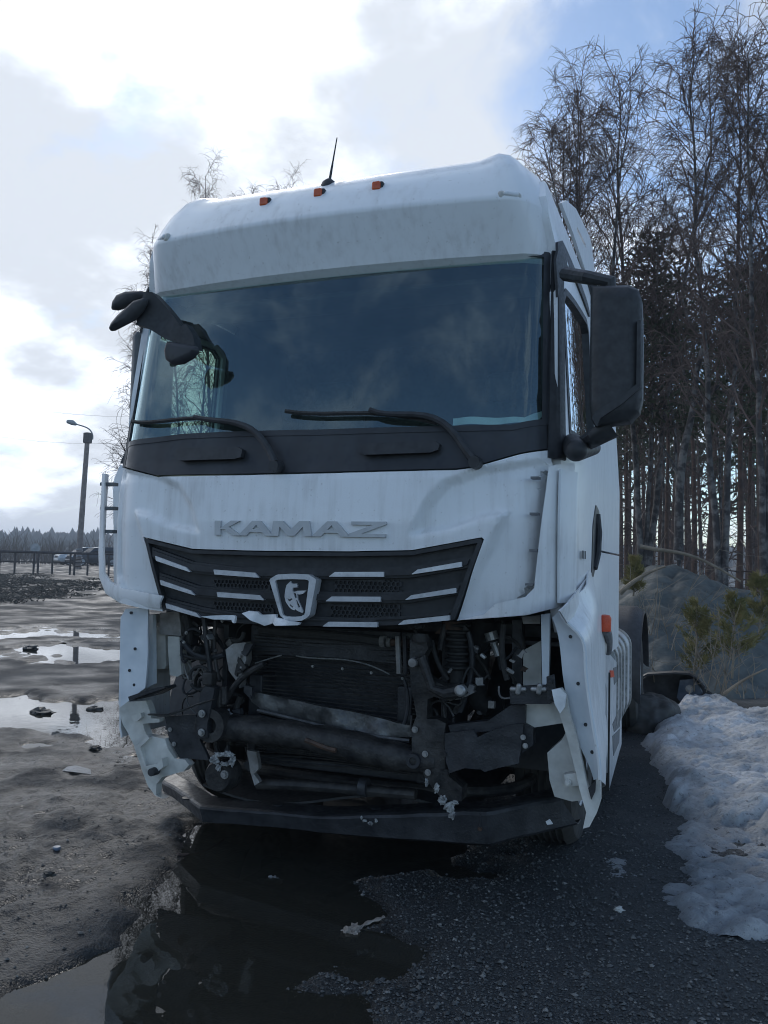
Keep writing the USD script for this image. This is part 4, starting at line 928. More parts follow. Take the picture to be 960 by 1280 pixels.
# fuel tank with straps and the step plate ahead of it, on the left side of the truck
def tank_section(y, x0=.62, x1=1.235, z0=.36, z1=1.06, r=.14, g=0.0):
    pts = []
    for cx, cz, a0 in ((x1-r, z1-r, 0), (x0+r, z1-r, 90), (x0+r, z0+r, 180), (x1-r, z0+r, 270)):
        for t in np.radians(np.linspace(a0, a0+90, 9)): pts.append((cx+(r+g)*math.cos(t), y, cz+(r+g)*math.sin(t)))
    return A(pts)
for s in (1, -1):
    ys = np.linspace(2.55, 3.9, 6)
    P = A([tank_section(y) for y in ys]); P = np.concatenate([P, P[:, :1]], 1)*A((s, 1, 1))
    lid = hull(np.vstack([tank_section(2.55), tank_section(2.57)])*A((s, 1, 1)))
    tank = obj('fuel_tank', cat(grid(P if s < 0 else P[:, ::-1]), lid, hull(np.vstack([tank_section(3.88), tank_section(3.9)])*A((s, 1, 1)))), 'tank_alloy', truck, smooth=35)
    for y in (2.62, 2.86, 3.1, 3.4, 3.8):
        P = A([tank_section(y+d, g=g) for d, g in ((-.028, 0), (-.028, .014), (.028, .014), (.028, 0))]); P = np.concatenate([P, P[:, :1]], 1)*A((s, 1, 1))
        obj('tank_strap', grid(P if s < 0 else P[:, ::-1]), 'zinc' if s > 0 else 'tank_alloy', tank, smooth=35)
    # mudguard over the rear wheels
    P = A([[(s*(.56+.72*u+(.0 if u < .9 else .0)), 5.05+.66*math.cos(t), .55+.66*math.sin(t)-.05*(u > .9)) for u in (0, .2, .5, .8, .9, .97, 1.0)] for t in np.linspace(.1, 3.35, 26)])
    obj('mudguard', grid(P, .014), 'black_plastic', truck, smooth=45)
step = obj('step_plate', cat(side_slab([(752, 818), (757, 812), (766, 822), (773, 830), (777, 850), (777, 930), (770, 955), (762, 985), (760, 985), (759, 940), (758, 860)], 1.24, .03, .05)), 'tank_alloy', truck)
obj('step_recess', side_slab([(767, 835), (775, 832), (775, 846), (768, 856)], 1.243, .03), 'grey_plastic', step)
obj('step_recess', side_slab([(766, 905), (775, 885), (775, 908), (768, 915)], 1.243, .03), 'grey_plastic', step)
obj('step_recess', side_slab([(766, 920), (775, 911), (774, 928), (767, 945)], 1.243, .03), 'grey_plastic', step)
obj('reflector', side_slab([(763, 838), (767, 838), (768, 846), (764, 847)], 1.246, .01), 'red_lens', step)
obj('side_filler', box((.95, 2.2, .70), (.5, .5, .7), .04), 'black_plastic', truck)
c = hx(756, 779, 1.29); b_ = hx(760, 815, 1.26)
st = obj('marker_stalk', tube(spline([c+A((0, 0, -.03)), c*.5+b_*.5+A((.01, 0, 0)), b_], 10), np.linspace(.030, .022, 10), 10), 'grey_plastic', truck)
obj('lens', lathe([(0, -.05), (.034, -.045), (.036, .03), (.028, .045), (0, .05)], 16, c=c), 'red_lens', st)
obj('wheel_nut_cover', lathe([(0, -.02), (.05, -.02), (.055, .0), (.045, .03), (0, .035)], 16, 'x', hx(751, 808, 1.24)), 'white_plastic', truck)

# ---- mirrors
m0 = [(740, 362), (788, 359.5), (799, 365), (802.5, 376), (804, 430), (803, 500), (799, 516), (788, 528), (745, 534.5), (741, 528), (738.5, 505)]
P2 = A([hy(x, y, .14) for x, y in m0])
poly = Polygon(P2[:, [0, 2]]).buffer(.012).buffer(-.012)
cx, cz = poly.centroid.x, poly.centroid.y
def mfn(u, v, w):
    k = smooth01(w/.11)
    return np.c_[cx+(u-cx)*(.90+.10*k), .06+w+.05*(u-cx), cz+(v-cz)*(.95+.05*k)]
layers = [(.0, -.055), (.012, -.02), (.04, 0), (.13, 0), (.15, -.012)]
hp = []
for w, g in layers:
    q = A(poly.buffer(g).exterior.coords); hp.append(np.c_[q[:, 0], np.full(len(q), .06+w)+.08*(q[:, 0]-cx), q[:, 1]])
mirror = obj('mirror_housing', hull(np.vstack(hp)), 'black_plastic', truck, smooth=40)
inn = poly.buffer(-.035)
obj('mirror_ridge', plate(Polygon(A([hy(x, y, .05)[[0, 2]] for x, y in [(741, 522), (746, 514), (775, 497), (796, 480), (797, 400), (800, 400), (800, 483), (778, 503), (750, 522), (746, 532)]])).buffer(.003), .02, lambda u, v, w: np.c_[u, .052+w+.08*(u-cx), v], .03), 'black_plastic', mirror)
obj('mirror_glass', plate(inn, .006, lambda u, v, w: np.c_[u, .213+w+.08*(u-cx), v], None), 'mirror_glass', mirror)
arm = [hx(709, 343, 1.215), hy(735, 347, .16), hy(764, 352, .16)]
obj('mirror_arm', tube(arm+[arm[2]+A((0, 0, -.06))], [.045, .042, .036, .03], 10, flat=.75), 'black_plastic', mirror)
lowb = [hx(713, 560, 1.24), hx(722, 566, 1.29), hy(745, 555, .16), hy(757, 543, .16), hy(762, 530, .16)]
obj('mirror_arm', cat(blob([hx(714, 556, 1.235), hx(720, 563, 1.28), hx(742, 560, 1.30)], [.05, .05, .035]), tube([hx(728, 556, 1.28), hy(748, 545, .16), hy(765, 534, .16)], [.045, .05, .055], 10, flat=.8)), 'black_plastic', mirror)
# kerb and front mirrors on the other side, splayed out on their arm
M1 = lambda L: [(120+x*.375, 160+y*.375) for x, y in L]
arm = obj('front_mirror_arm', slab(M1([(162, 548), (190, 548), (232, 600), (282, 662), (296, 650), (322, 692), (330, 735), (300, 722), (226, 700), (160, 660), (132, 655), (140, 612)]), .02, .07, .04, .05, 30), 'black_plastic', truck, smooth=45)
def petal(L, Y, t, matn, par):
    q = A([hy(x, y, Y) for x, y in M1(L)]); po = Polygon(q[:, [0, 2]]).buffer(-.004)
    return obj('mirror_lobe', hull(np.vstack([np.c_[A(po.buffer(g).exterior.coords)[:, 0], np.full(len(po.buffer(g).exterior.coords), Y+w), A(po.buffer(g).exterior.coords)[:, 1]] for w, g in ((0, -.024), (.012, -.006), (.03, 0), (t*.6, -.018))])), matn, par, smooth=45)
petal([(40, 603), (44, 575), (60, 550), (92, 537), (148, 535), (178, 545), (160, 562), (118, 568), (62, 606)], .05, .12, 'black_plastic', arm)
petal([(32, 665), (40, 645), (62, 618), (118, 568), (160, 556), (164, 575), (150, 605), (118, 640), (52, 674), (36, 674)], -.03, .10, 'black_plastic', arm)
petal([(216, 740), (228, 703), (262, 708), (330, 722), (336, 740), (320, 765), (282, 786), (246, 790), (222, 772)], -.02, .09, 'dark_panel', arm)
fm = obj('mirror_housing', box((-1.315, .62, 2.56), (.07, .36, .66), .03), 'grey_plastic', truck, label='folded wing mirror against the far door')

# ---- cab interior seen through the glass
obj('dashboard', cat(hull([(-1.1, .30, 2.0), (1.1, .30, 2.0), (-1.1, .55, 2.12), (1.1, .55, 2.12), (-1.1, .95, 2.05), (1.1, .95, 2.05), (-1.1, .95, 1.6), (1.1, .95, 1.6), (-1.1, .35, 1.6), (1.1, .35, 1.6)])), 'cab_trim', truck)
for s in (1, -1):
    obj('seat', cat(box((s*.62, 1.45, 1.85), (.52, .5, .16), .06), box((s*.62, 1.72, 2.25), (.5, .16, .75), .07), box((s*.62, 1.75, 2.72), (.3, .12, .2), .05)), 'cab_fabric', truck)
obj('steering_wheel', tube([(.62+.22*math.cos(t), 1.0+.12*math.sin(t), 2.2+.18*math.sin(t)) for t in np.linspace(0, 2*np.pi, 33)], .018, 8), 'black_plastic', truck)
obj('sun_visor', box((0, .62, 3.0), (2.0, .3, .03), .01), 'cab_trim', truck)
paper = thing('paper_sheet', 'folded pale paper lying on the dashboard behind the windscreen', 'paper', on_front(620, 524, .10))
o = [on_front(x, y, .09) for x, y in ((564, 531), (563, 521), (610, 520), (655, 521), (664, 515), (674, 511), (675, 518), (668, 527), (640, 529))]
obj('sheet', plate(Polygon(A(o)[:, [0, 2]]).buffer(0), .006, lambda u, v, w: np.c_[u, S(u, v)+.09+w+(v-2.2)*.5+.02*np.sin(u*30), v], .02), 'paper', paper)

# ------------------------------------------------------------------ trees
mottled('birch_bark', (.035, .03, .03), (.15, .138, .13), 5, (.7, .9), bump=.2, lo=.45, hi=.6)
mottled('birch_twig', (.062, .040, .034), (.118, .080, .068), 2, (.7, .9))
mottled('pine_bark', (.045, .028, .023), (.115, .068, .050), 6, (.75, .95), bump=.3)
mottled('dry_twig', (.14, .115, .085), (.24, .20, .15), 6, (.7, .9))
mat('needles', {'g': ('geometry', {}), 'n': ('noise_texture', {'scale': 3.0, 'detail': 3.0}), 'r': ('rgb_ramp', {'ramp': [(.35, (.024, .031, .015)), (.65, (.058, .064, .030))]}), 'p': ('principled_bsdf', {'roughness': .65})},
    [('g.position', 'n.vector'), ('n.fac', 'r.fac'), ('r.color', 'p.base_color')])
mat('young_needles', {'g': ('geometry', {}), 'n': ('noise_texture', {'scale': 6.0, 'detail': 3.0}), 'r': ('rgb_ramp', {'ramp': [(.35, (.10, .10, .03)), (.65, (.23, .19, .07))]}), 'p': ('principled_bsdf', {'roughness': .65})},
    [('g.position', 'n.vector'), ('n.fac', 'r.fac'), ('r.color', 'p.base_color')])
class Twigs:
    """collects three-sided tapering rods as one mesh"""
    def __init__(s): s.V, s.F, s.k = [], [], 0
    def add(s, P, r0, r1, n=3):
        P = A(P, float); m = len(P)
        t = np.gradient(P, axis=0); t /= np.maximum(np.linalg.norm(t, axis=1, keepdims=True), 1e-9)
        a = np.where(np.abs(t[:, 2:3]) < .9, A([[0, 0, 1.0]]), A([[1.0, 0, 0]]))
        u = np.cross(t, a); u /= np.linalg.norm(u, axis=1, keepdims=True); w = np.cross(t, u)
        r = np.linspace(r0, r1, m)[:, None]
        th = np.arange(n)*2*np.pi/n
        V = P[:, None]+r[:, None]*(np.cos(th)[None, :, None]*u[:, None]+np.sin(th)[None, :, None]*w[:, None])
        i = (np.arange(m-1)[:, None]*n+np.arange(n)[None]).ravel(); j = (np.arange(m-1)[:, None]*n+(np.arange(n)+1)[None] % n).ravel()
        s.V.append(V.reshape(-1, 3)); s.F += [np.c_[i, j, j+n]+s.k, np.c_[i, j+n, i+n]+s.k]; s.k += m*n
    def quads(s, C, D, L, W):
        """flat needle sprays: n small leaves at C along D"""
        n = len(C); rngv = np.cross(D, A([.31, .83, .46])); rngv /= np.maximum(np.linalg.norm(rngv, axis=1, keepdims=True), 1e-6)
        V = np.stack([C-rngv*W, C+D*L*.5-rngv*W*.6, C+D*L, C+rngv*W], 1).reshape(-1, 3)
        k = np.arange(n)*4+s.k
        s.V.append(V); s.F += [np.c_[k, k+1, k+2], np.c_[k, k+2, k+3]]; s.k += 4*n
    def mesh(s): return (np.vstack(s.V), np.vstack(s.F))
def unit(v): return v/max(np.linalg.norm(v), 1e-9)
def birch(name, label, loc, h, seed, lean=(0, 0), dens=1.0, group=None, low=.22, stems=1, spread=.21):
    rng = np.random.default_rng(seed)
    t = thing(name, label, 'tree', loc, 0, group)
    tr, cr = Twigs(), Twigs()
    for sidx in range(stems):
        hh = h*(1-.12*sidx*rng.random()); ln = A(lean)+rng.normal(0, .045 if stems > 1 else .02, 2)*hh*(1 if stems > 1 else 1)
        zz = np.linspace(0, 1, 14)
        wob = np.cumsum(rng.normal(0, .012*hh, (14, 2)), 0)*.6
        P = np.c_[ln[0]*zz**1.3+wob[:, 0]*zz, ln[1]*zz**1.3+wob[:, 1]*zz, hh*zz]
        r0 = .0058*hh+.014
        tr.add(P, r0, .012, 7)
        nb = int(34*dens)
        for b in range(nb):
            f = low+(1-low)*((b+rng.random())/nb)**.85
            base = A([np.interp(f, zz, P[:, k]) for k in range(3)])
            az = b*2.4+rng.normal(0, .5); up = rng.uniform(.9, 1.9)
            d = unit(A([math.cos(az), math.sin(az), up]))
            L = hh*spread*(1.15-f)**.65*rng.uniform(.7, 1.25)+.4
            q, pts = base.copy(), [base]
            for s_ in range(7):
                d = unit(d+rng.normal(0, .12, 3)+A([0, 0, .06 if s_ < 5 else -.10]))
                q = q+d*L/7; pts.append(q)
            pts = A(pts); rb = max(.008, r0*.36*(1-f)+.008)
            cr.add(pts, rb, .005, 4)
            for c in range(int(8*dens)+2):
                g = rng.uniform(.2, 1); bb = A([np.interp(g*7, np.arange(8), pts[:, k]) for k in range(3)])
                d2 = unit(unit(pts[-1]-pts[0])+rng.normal(0, .75, 3)+A([0, 0, .1]))
                L2 = L*rng.uniform(.18, .45); q2, p2 = bb, [bb]
                for s_ in range(4):
                    d2 = unit(d2+rng.normal(0, .2, 3)+A([0, 0, -.10]))
                    q2 = q2+d2*L2/4; p2.append(q2)
                cr.add(p2, .0075, .004, 3)
                p2 = A(p2)
                for e in range(4):
                    k2 = rng.uniform(.3, 4); b3 = A([np.interp(k2, np.arange(5), p2[:, k]) for k in range(3)])
                    d3 = unit(d2+rng.normal(0, .7, 3)+A([0, 0, -.15])); L3 = rng.uniform(.2, .55)*(.5+.03*hh)
                    p3 = [b3, b3+d3*L3*.5, b3+d3*L3*.8+A([0, 0, -.08*L3])]
                    p3.append(p3[-1]+A([d3[0]*.12, d3[1]*.12, -.16])*L3)
                    cr.add(p3, .0048, .003, 3)
    top = max(np.vstack(cr.V)[:, 2].max(), h*.5); k_ = 1.02*h/top
    tr.V = [v*k_ for v in tr.V]; cr.V = [v*k_ for v in cr.V]
    obj('trunk', tr.mesh(), 'birch_bark', t, smooth=True, local=True)
    obj('crown', cr.mesh(), 'birch_twig', t, smooth=False, local=True)
    return t
def pine(name, label, loc, h, seed, group=None, bare=.45, dens=1.0, lean=(0, 0)):
    """tall forest pine: long dark trunk with dead stubs, ragged needle crown near the top"""
    rng = np.random.default_rng(seed)
    t = thing(name, label, 'tree', loc, 0, group)
    tr, st, cr = Twigs(), Twigs(), Twigs()
    zz = np.linspace(0, 1, 12); wob = np.cumsum(rng.normal(0, .01*h, (12, 2)), 0)*.35
    P = np.c_[lean[0]*zz+wob[:, 0]*zz, lean[1]*zz+wob[:, 1]*zz, h*zz]
    tr.add(P, .0062*h+.025, .02, 8)
    at_ = lambda f: A([np.interp(f, zz, P[:, k]) for k in range(3)])
    for b in range(int(26*dens)):
        f = rng.uniform(.08, bare+.12); az = rng.random()*6.28
        d = unit(A([math.cos(az), math.sin(az), rng.uniform(-.45, .25)])); L = rng.uniform(.5, 2.0); b0 = at_(f)
        pts = [b0, b0+d*L*.5, b0+d*L+A([0, 0, -.15*L])]
        st.add(pts, .016, .005, 3)
        for e in range(3):
            b1 = b0+d*L*rng.uniform(.3, .95); d1 = unit(d+rng.normal(0, .6, 3)); st.add([b1, b1+d1*L*.3, b1+d1*L*.45+A([0, 0, -.06])], .007, .003, 3)
    nb = int(44*dens)
    for b in range(nb):
        f = bare+(1-bare)*(b+rng.random())/nb; az = b*2.4+rng.normal(0, .4)
        d = unit(A([math.cos(az), math.sin(az), .15+.5*(f-bare)])); b0 = at_(min(f, .99))
        L = (.35+.135*h*(1.04-f)/(1.04-bare)*rng.uniform(.55, 1.2))
        st.add([b0, b0+d*L*.5+A([0, 0, .02]), b0+d*L+A([0, 0, -.05*L])], .022, .006, 3)
        k = int((40*L+20)*dens)
        g = rng.uniform(.25, 1.05, k); C = b0+d*L*g[:, None]+rng.normal(0, .17+.05*L, (k, 3))*A([1, 1, .55])
        D = d*.5+rng.normal(0, .7, (k, 3))+A([0, 0, .25]); D /= np.linalg.norm(D, axis=1, keepdims=True)
        cr.quads(C, D, rng.uniform(.12, .26, (k, 1)), rng.uniform(.018, .04, (k, 1)))
    obj('trunk', tr.mesh(), 'pine_bark', t, smooth=True, local=True)
    obj('dead_branches', st.mesh(), 'birch_twig', t, smooth=False, local=True, kind='stuff')
    obj('crown', cr.mesh(), 'needles', t, smooth=False, local=True, kind='stuff')
    return t
def dir_at(px, dist):
    """ground position under a photo column, dist metres from the camera"""
    d = ray(px, 700); d = A([d[0], d[1]]); d /= np.linalg.norm(d); return A([CAM[0]+d[0]*dist, CAM[1]+d[1]*dist, 0.0])
def top_h(px, py, dist):
    """height of something dist metres away whose top shows at px, py"""
    d = ray(px, py); return CAM[2]+d[2]/math.hypot(d[0], d[1])*dist
# the row of birches that overtop the truck on the right
R_BIRCH = [
    # (px, top py, dist, stems, dens, label)
    (706, 88, 19.5, 2, 1.15, 'slender bare birch just right of the cab roof corner, shortest of the birch row'),
    (752, 66, 19.0, 3, 1.05, 'bare three-stemmed birch standing behind the wing mirror'),
    (805, 58, 20.5, 3, 1.1, 'tall bare birch with forked top between mirror and forest edge'),
    (905, 20, 16.5, 2, 1.25, 'tallest dense bare birch towering over the gravel mound'),
    (958, -40, 14.5, 2, 1.2, 'bare birch whose drooping twigs leave the picture at the corner'),
]
for i, (px, py, dist, st, de, lab) in enumerate(R_BIRCH):
    birch('birch_tree', lab, dir_at(px, dist), top_h(px, py, dist), 100+i, dens=de, stems=st, spread=.165, low=.34, group='bare birches on the forest side')
# birches on the far side of the truck, on the left
L_BIRCH = [(184, 305, 27.0, 'bare birch beside the far cab edge, half hidden by the truck'), (236, 325, 25.0, 'bare birch seen through the cab side window'), (268, 221, 38.0, 'bare birch top poking over the cab roof, the larger one'), (338, 215, 44.0, 'small bare birch top peeping over the cab roof by the middle lamp')]
for i, (px, py, dist, lab) in enumerate(L_BIRCH):
    birch('birch_tree', lab, dir_at(px, dist), top_h(px, py, dist), 130+i, dens=1.2, stems=2, low=.12, spread=.15 if i > 1 else .2, group='bare birches behind the truck')
# forest: dark pines and thin bare trunks behind the gravel mound
FG = 'dark pines of the forest edge behind the gravel mound'
pp = [pine('pine_tree', 'pine with dense dark crown just right of the wing mirror', dir_at(812, 21), top_h(812, 300, 21), 201, FG, .5, 1.1),
      pine('pine_tree', 'tall dark pine with straight trunk at the right border of the forest', dir_at(925, 18.5), top_h(925, 330, 18.5), 202, FG, .55, .8),
      pine('pine_tree', 'thin pine with many dead side branches between birch and mound', dir_at(868, 24), top_h(868, 345, 24), 203, FG, .78, .42)]
rng = np.random.default_rng(77)
FP = [(783, 26, .95), (826, 27, 1.05), (834, 23, .92), (858, 29, 1.0), (893, 33, 1.1), (904, 24, .8), (938, 26, 1.0), (950, 22, .95), (975, 25, 1.0), (990, 22, .9), (770, 32, 1.1), (757, 29, 1.0), (740, 35, 1.1), (1010, 26, 1.0)]
for i, (px, dist, s) in enumerate(FP):
    copy_of(pp[2 if i % 4 else (i//4) % 2], dir_at(px, dist+rng.uniform(-.8, .8)), rng.uniform(0, 360), 'dark forest pine standing among others behind the gravel mound', 'pines standing in the forest', (s*.9, s*.9, s))
# bare saplings and thin birches within the forest
tb = birch('sapling', 'thin bare deciduous tree in the undergrowth of the forest', dir_at(852, 20), 7.5, 300, dens=.42, low=.12, spread=.26, group='thin bare trees in the forest')
for i in range(9):
    px = 766+i*29+rng.uniform(-6, 6); dist = rng.uniform(18.5, 34)
    copy_of(tb, dir_at(px, dist), rng.uniform(0, 360), 'thin bare deciduous tree in the undergrowth of the forest', 'thin bare trees in the forest', rng.uniform(.6, 1.3))
# leaning birch trunk in front of the pines
def leaning():
    t = thing('leaning_birch', 'crooked pale birch trunk leaning between the dark pines', 'tree', dir_at(850, 18))
    T = Twigs(); a = dir_at(850, 18)
    pts = [A(dir_at(px, 18))*A([1, 1, 0])+A([0, 0, top_h(px, py, 18)]) for px, py in ((848, 700), (850, 600), (858, 545), (866, 510), (868, 480), (880, 430), (892, 380))]
    T.add(spline(pts, 16)-a, .10, .04, 8)
    for q in (((868, 510), (890, 490), (915, 465), (940, 440)), ((866, 500), (855, 470), (850, 440)), ((880, 430), (860, 400), (852, 370)), ((850, 600), (835, 570), (822, 550))):
        T.add(spline([A(dir_at(px, 18))*A([1, 1, 0])+A([0, 0, top_h(px, py, 18)]) for px, py in q], 8)-a, .045, .01, 5)
    obj('trunk', T.mesh(), 'birch_bark', t, smooth=True, local=True)
leaning()
# the wood behind: far trunks and twigs that read as one dim mass
def far_wood():
    rng = np.random.default_rng(9); T, B = Twigs(), Twigs()
    for i in range(120):
        px = rng.uniform(690, 1150); dist = rng.uniform(34, 75)
        p = dir_at(px, dist); h = rng.uniform(9, 17)
        lean = rng.normal(0, .4, 2)
        P = [p, p+A([lean[0]*.5, lean[1]*.5, h*.5]), p+A([lean[0], lean[1], h])]
        T.add(P, rng.uniform(.07, .16), .03, 4)
        for b in range(10):
            f = rng.uniform(.1, 1); az = rng.random()*6.28; L = rng.uniform(.8, 2.6)
            b0 = p+A([lean[0]*f, lean[1]*f, h*f]); d = A([math.cos(az), math.sin(az), rng.uniform(-.2, .8)])
            T.add([b0, b0+d*L*.6, b0+d*L+A([0, 0, -.1])], .03, .01, 3)
        if rng.random() < .22:
            k = 150; f = rng.uniform(.45, 1, k); C = p+A([lean[0], lean[1], 0])*f[:, None]+np.c_[rng.normal(0, 1, (k, 2))*((1.1-f)*2.2)[:, None], h*f]
            D = rng.normal(0, 1, (k, 3)); D /= np.linalg.norm(D, axis=1, keepdims=True)
            B.quads(C, D, rng.uniform(.35, .8, (k, 1)), rng.uniform(.07, .15, (k, 1)))
    return T.mesh(), B.mesh()
ta, tb_ = far_wood()
w = UsdGeom.Xform.Define(stage, '/World/far_woodland').GetPrim(); tag(w, 'dim mass of far trunks deep in the forest', 'forest', kind='stuff')
obj('trunks', ta, 'pine_bark', w, smooth=True, kind='stuff'); obj('foliage', tb_, 'needles', w, smooth=False, kind='stuff')

# ------------------------------------------------------------------ right-hand ground: mound, snow, scrub
def height_patch(poly, fn, res, skirt=.06):
    """a heap lying on the ground: fn(x, y, inside distance, 0..) gives its top"""
    P = Polygon(poly).buffer(0); x0, y0, x1, y1 = P.bounds
    gx, gy = np.meshgrid(np.arange(x0-res, x1+res, res), np.arange(y0-res, y1+res, res), indexing='ij')
    V = np.c_[gx.ravel(), gy.ravel()]; pt = shapely.points(V[:, 0], V[:, 1])
    idx = np.arange(len(V)).reshape(gx.shape); ins = shapely.contains(P.buffer(res*.9), pt).reshape(gx.shape)
    q = np.stack([idx[:-1, :-1], idx[1:, :-1], idx[1:, 1:], idx[:-1, 1:]], -1)[ins[:-1, :-1] & ins[1:, :-1] & ins[1:, 1:] & ins[:-1, 1:]]
    used, F = np.unique(q, return_inverse=True); F = F.reshape(-1, 4); V = V[used]; F = np.vstack([F[:, [0, 1, 2]], F[:, [0, 2, 3]]])
    pt = shapely.points(V[:, 0], V[:, 1]); d = np.where(shapely.contains(P, pt), shapely.distance(pt, P.exterior), 0.0)
    z = fn(V[:, 0], V[:, 1], d)
    t = trimesh.Trimesh(np.c_[V, z], F, process=False)
    if t.face_normals[:, 2].mean() < 0: t.invert()
    return t
mc = dir_at(842, 15.5); mh = top_h(842, 703, 15.5)
mottled('mound_gravel', (.042, .055, .057), (.085, .10, .10), 4, (.7, .9), bump=.8, bscale=22, detail=8)
def mound_top(x, y, d):
    r = np.hypot((x-mc[0]), (y-mc[1])*.8)
    p = np.c_[x, y, x*0]
    h = mh*np.clip(1.10-np.sqrt((r/3.3)**2+.012), -.2, 1)
    return h+(meshkit.fbm(p*1.1, 4, 6)-.5)*.34+(meshkit.fbm(p*6, 4, 3)-.5)*.26-.05
ang = np.linspace(0, 2*np.pi, 48)[:-1]
obj('gravel_mound', height_patch(np.c_[mc[0]+4.3*np.cos(ang), mc[1]+5*np.sin(ang)], mound_top, .10), 'mound_gravel', smooth=True, label='grey heap of gravel and earth at the forest edge', cat='gravel mound')
# low bank of dug earth in front of it
bk = dir_at(905, 12.0)
def bank_top(x, y, d):
    p = np.c_[x, y, x*0]
    return smooth01(d/1.3)*(.30+.35*(meshkit.fbm(p*.9+4, 4, 16)-.35))+(meshkit.fbm(p*5, 3, 13)-.5)*.10-.06
obj('earth_bank', height_patch([tuple(hz(*q)[:2]) for q in [(775, 800), (800, 790), (900, 785), (1010, 790), (1040, 846), (960, 858), (905, 850), (860, 850), (800, 848), (780, 838)]], bank_top, .14), 'mound_gravel', smooth=True, kind='structure')
mat('snow', {'g': ('geometry', {}), 'n': ('noise_texture', {'scale': 1.6, 'detail': 8.0, 'roughness': .68}), 'r': ('rgb_ramp', {'ramp': [(.36, (.26, .28, .30)), (.50, (.47, .495, .52)), (.62, (.68, .70, .72))]}),
    'n2': ('noise_texture', {'scale': 34.0, 'detail': 5.0, 'roughness': .75}), 'd': ('map_range', {'from_min': .55, 'from_max': .68, 'to_min': 0.0, 'to_max': .8, 'clamp': True}), 'mx': ('mix', {'color2': (.10, .095, .09)}),
    'sep': ('separate_xyz', {}), 'lo': ('map_range', {'from_min': .02, 'from_max': .16, 'to_min': .55, 'to_max': 0.0, 'clamp': True}), 'm3': ('mix', {'color2': (.17, .185, .20)}),
    'b': ('bump', {'strength': 1.0, 'distance': .03}), 'n3': ('noise_texture', {'scale': 55.0, 'detail': 8.0, 'roughness': .7}),
    'ro': ('map_range', {'from_min': .02, 'from_max': .2, 'to_min': .28, 'to_max': .75, 'clamp': True}),
    'p': ('principled_bsdf', {'subsurface_weight': .12, 'subsurface_scale': .02, 'subsurface_radius': (.6, .8, 1.0)})},
    [('g.position', 'n.vector'), ('n.fac', 'r.fac'), ('g.position', 'n2.vector'), ('n2.fac', 'd.value'), ('r.color', 'm3.color1'), ('g.position', 'sep.vector'), ('sep.z', 'lo.value'), ('lo.result', 'm3.fac'), ('m3.color', 'mx.color1'), ('d.result', 'mx.fac'),
     ('mx.color', 'p.base_color'), ('g.position', 'n3.vector'), ('n3.fac', 'b.height'), ('b.normal', 'p.normal'), ('sep.z', 'ro.value'), ('ro.result', 'p.roughness')])
SN = [(790, 905), (806, 925), (792, 950), (812, 985), (800, 1010), (815, 1030), (803, 1062), (838, 1088), (828, 1110), (812, 1128), (820, 1156), (850, 1172), (905, 1180), (960, 1190), (1060, 1215), (1200, 1100), (1150, 950), (1020, 915), (960, 903), (890, 880), (862, 874), (838, 884), (828, 900), (805, 898)]
CREST = LineString([hz(x, y)[:2] for x, y in [(850, 905), (865, 960), (860, 1010), (900, 1035), (960, 1010), (1060, 1000)]])
def snow_top(x, y, d):
    p = np.c_[x, y, x*0]
    e = d+(meshkit.fbm(p*2.6, 4, 21)-.5)*.34
    t1 = smooth01(e/.16)
    far = smooth01((y-1.9+.25*(x-1.6)+.5*(meshkit.fbm(p*2, 3, 24)-.5))/.35)          # the thick old snow ends in a step; thin ice lies in front
    body = .055+.12*far*smooth01((d-.02)/.25)+.12*smooth01((x-1.9)/1.6)*far
    return t1*(body+.035+(meshkit.fbm(p*2.0, 5, 22)-.5)*(.08+.10*far)+(meshkit.fbm(p*8, 4, 23)-.5)*.09+(meshkit.noise(p*26, 25)-.5)*.022-.014*smooth01((meshkit.noise(p*15, 27)-.58)/.2)-.010*smooth01((meshkit.noise(p*37, 28)-.55)/.15))-.03+.0*x
obj('snow_bank', height_patch([tuple(hz(*q)[:2]) for q in SN], snow_top, .022), 'snow', smooth=True, label='big dirty snow bank melting beside the truck', cat='snow bank')
for k, (q, lab) in enumerate([([(742, 1078), (790, 1064), (826, 1086), (830, 1102), (800, 1112), (752, 1108), (730, 1096)], 'thin grey slab of melting ice between snow bank and bumper'), ([(925, 745), (960, 735), (1010, 735), (1010, 760), (958, 756)], 'far strip of snow on the slope of the mound'), ([(925, 832), (960, 826), (1010, 830), (1020, 870), (965, 866), (935, 850)], 'small snow patch under the young pines'), ([(-40, 742), (0, 735), (22, 737), (36, 743), (25, 748), (-10, 750)], 'flat snow patch near the fence, far across the yard')]):
    Q = A([hz(*p)[:2] for p in q]); sz = math.sqrt(Polygon(Q).area)
    if k == 1: Q = A([(dir_at(p[0], 14.0+.12*(760-p[1])))[:2] for p in q])
    def top(x, y, d, k=k, sz=sz):
        p = np.c_[x, y, x*0]
        base = {0: .012, 1: 0, 2: .22, 3: .10}[k]
        z = smooth01((d+(meshkit.fbm(p*3/sz, 3, 40+k)-.5)*.4*sz*.3)/(.12*sz+.03))*(.022+.09*(k > 0))*(1+1.4*(meshkit.fbm(p*3, 4, 50+k)-.5))-.01+base
        if k == 1: z = z+mound_top(x, y, d)*.9+.06
        return z
    obj('snow_patch', height_patch([tuple(p) for p in Q], top, max(.03, sz/26)), 'snow', smooth=True, label=lab, cat='snow patch')
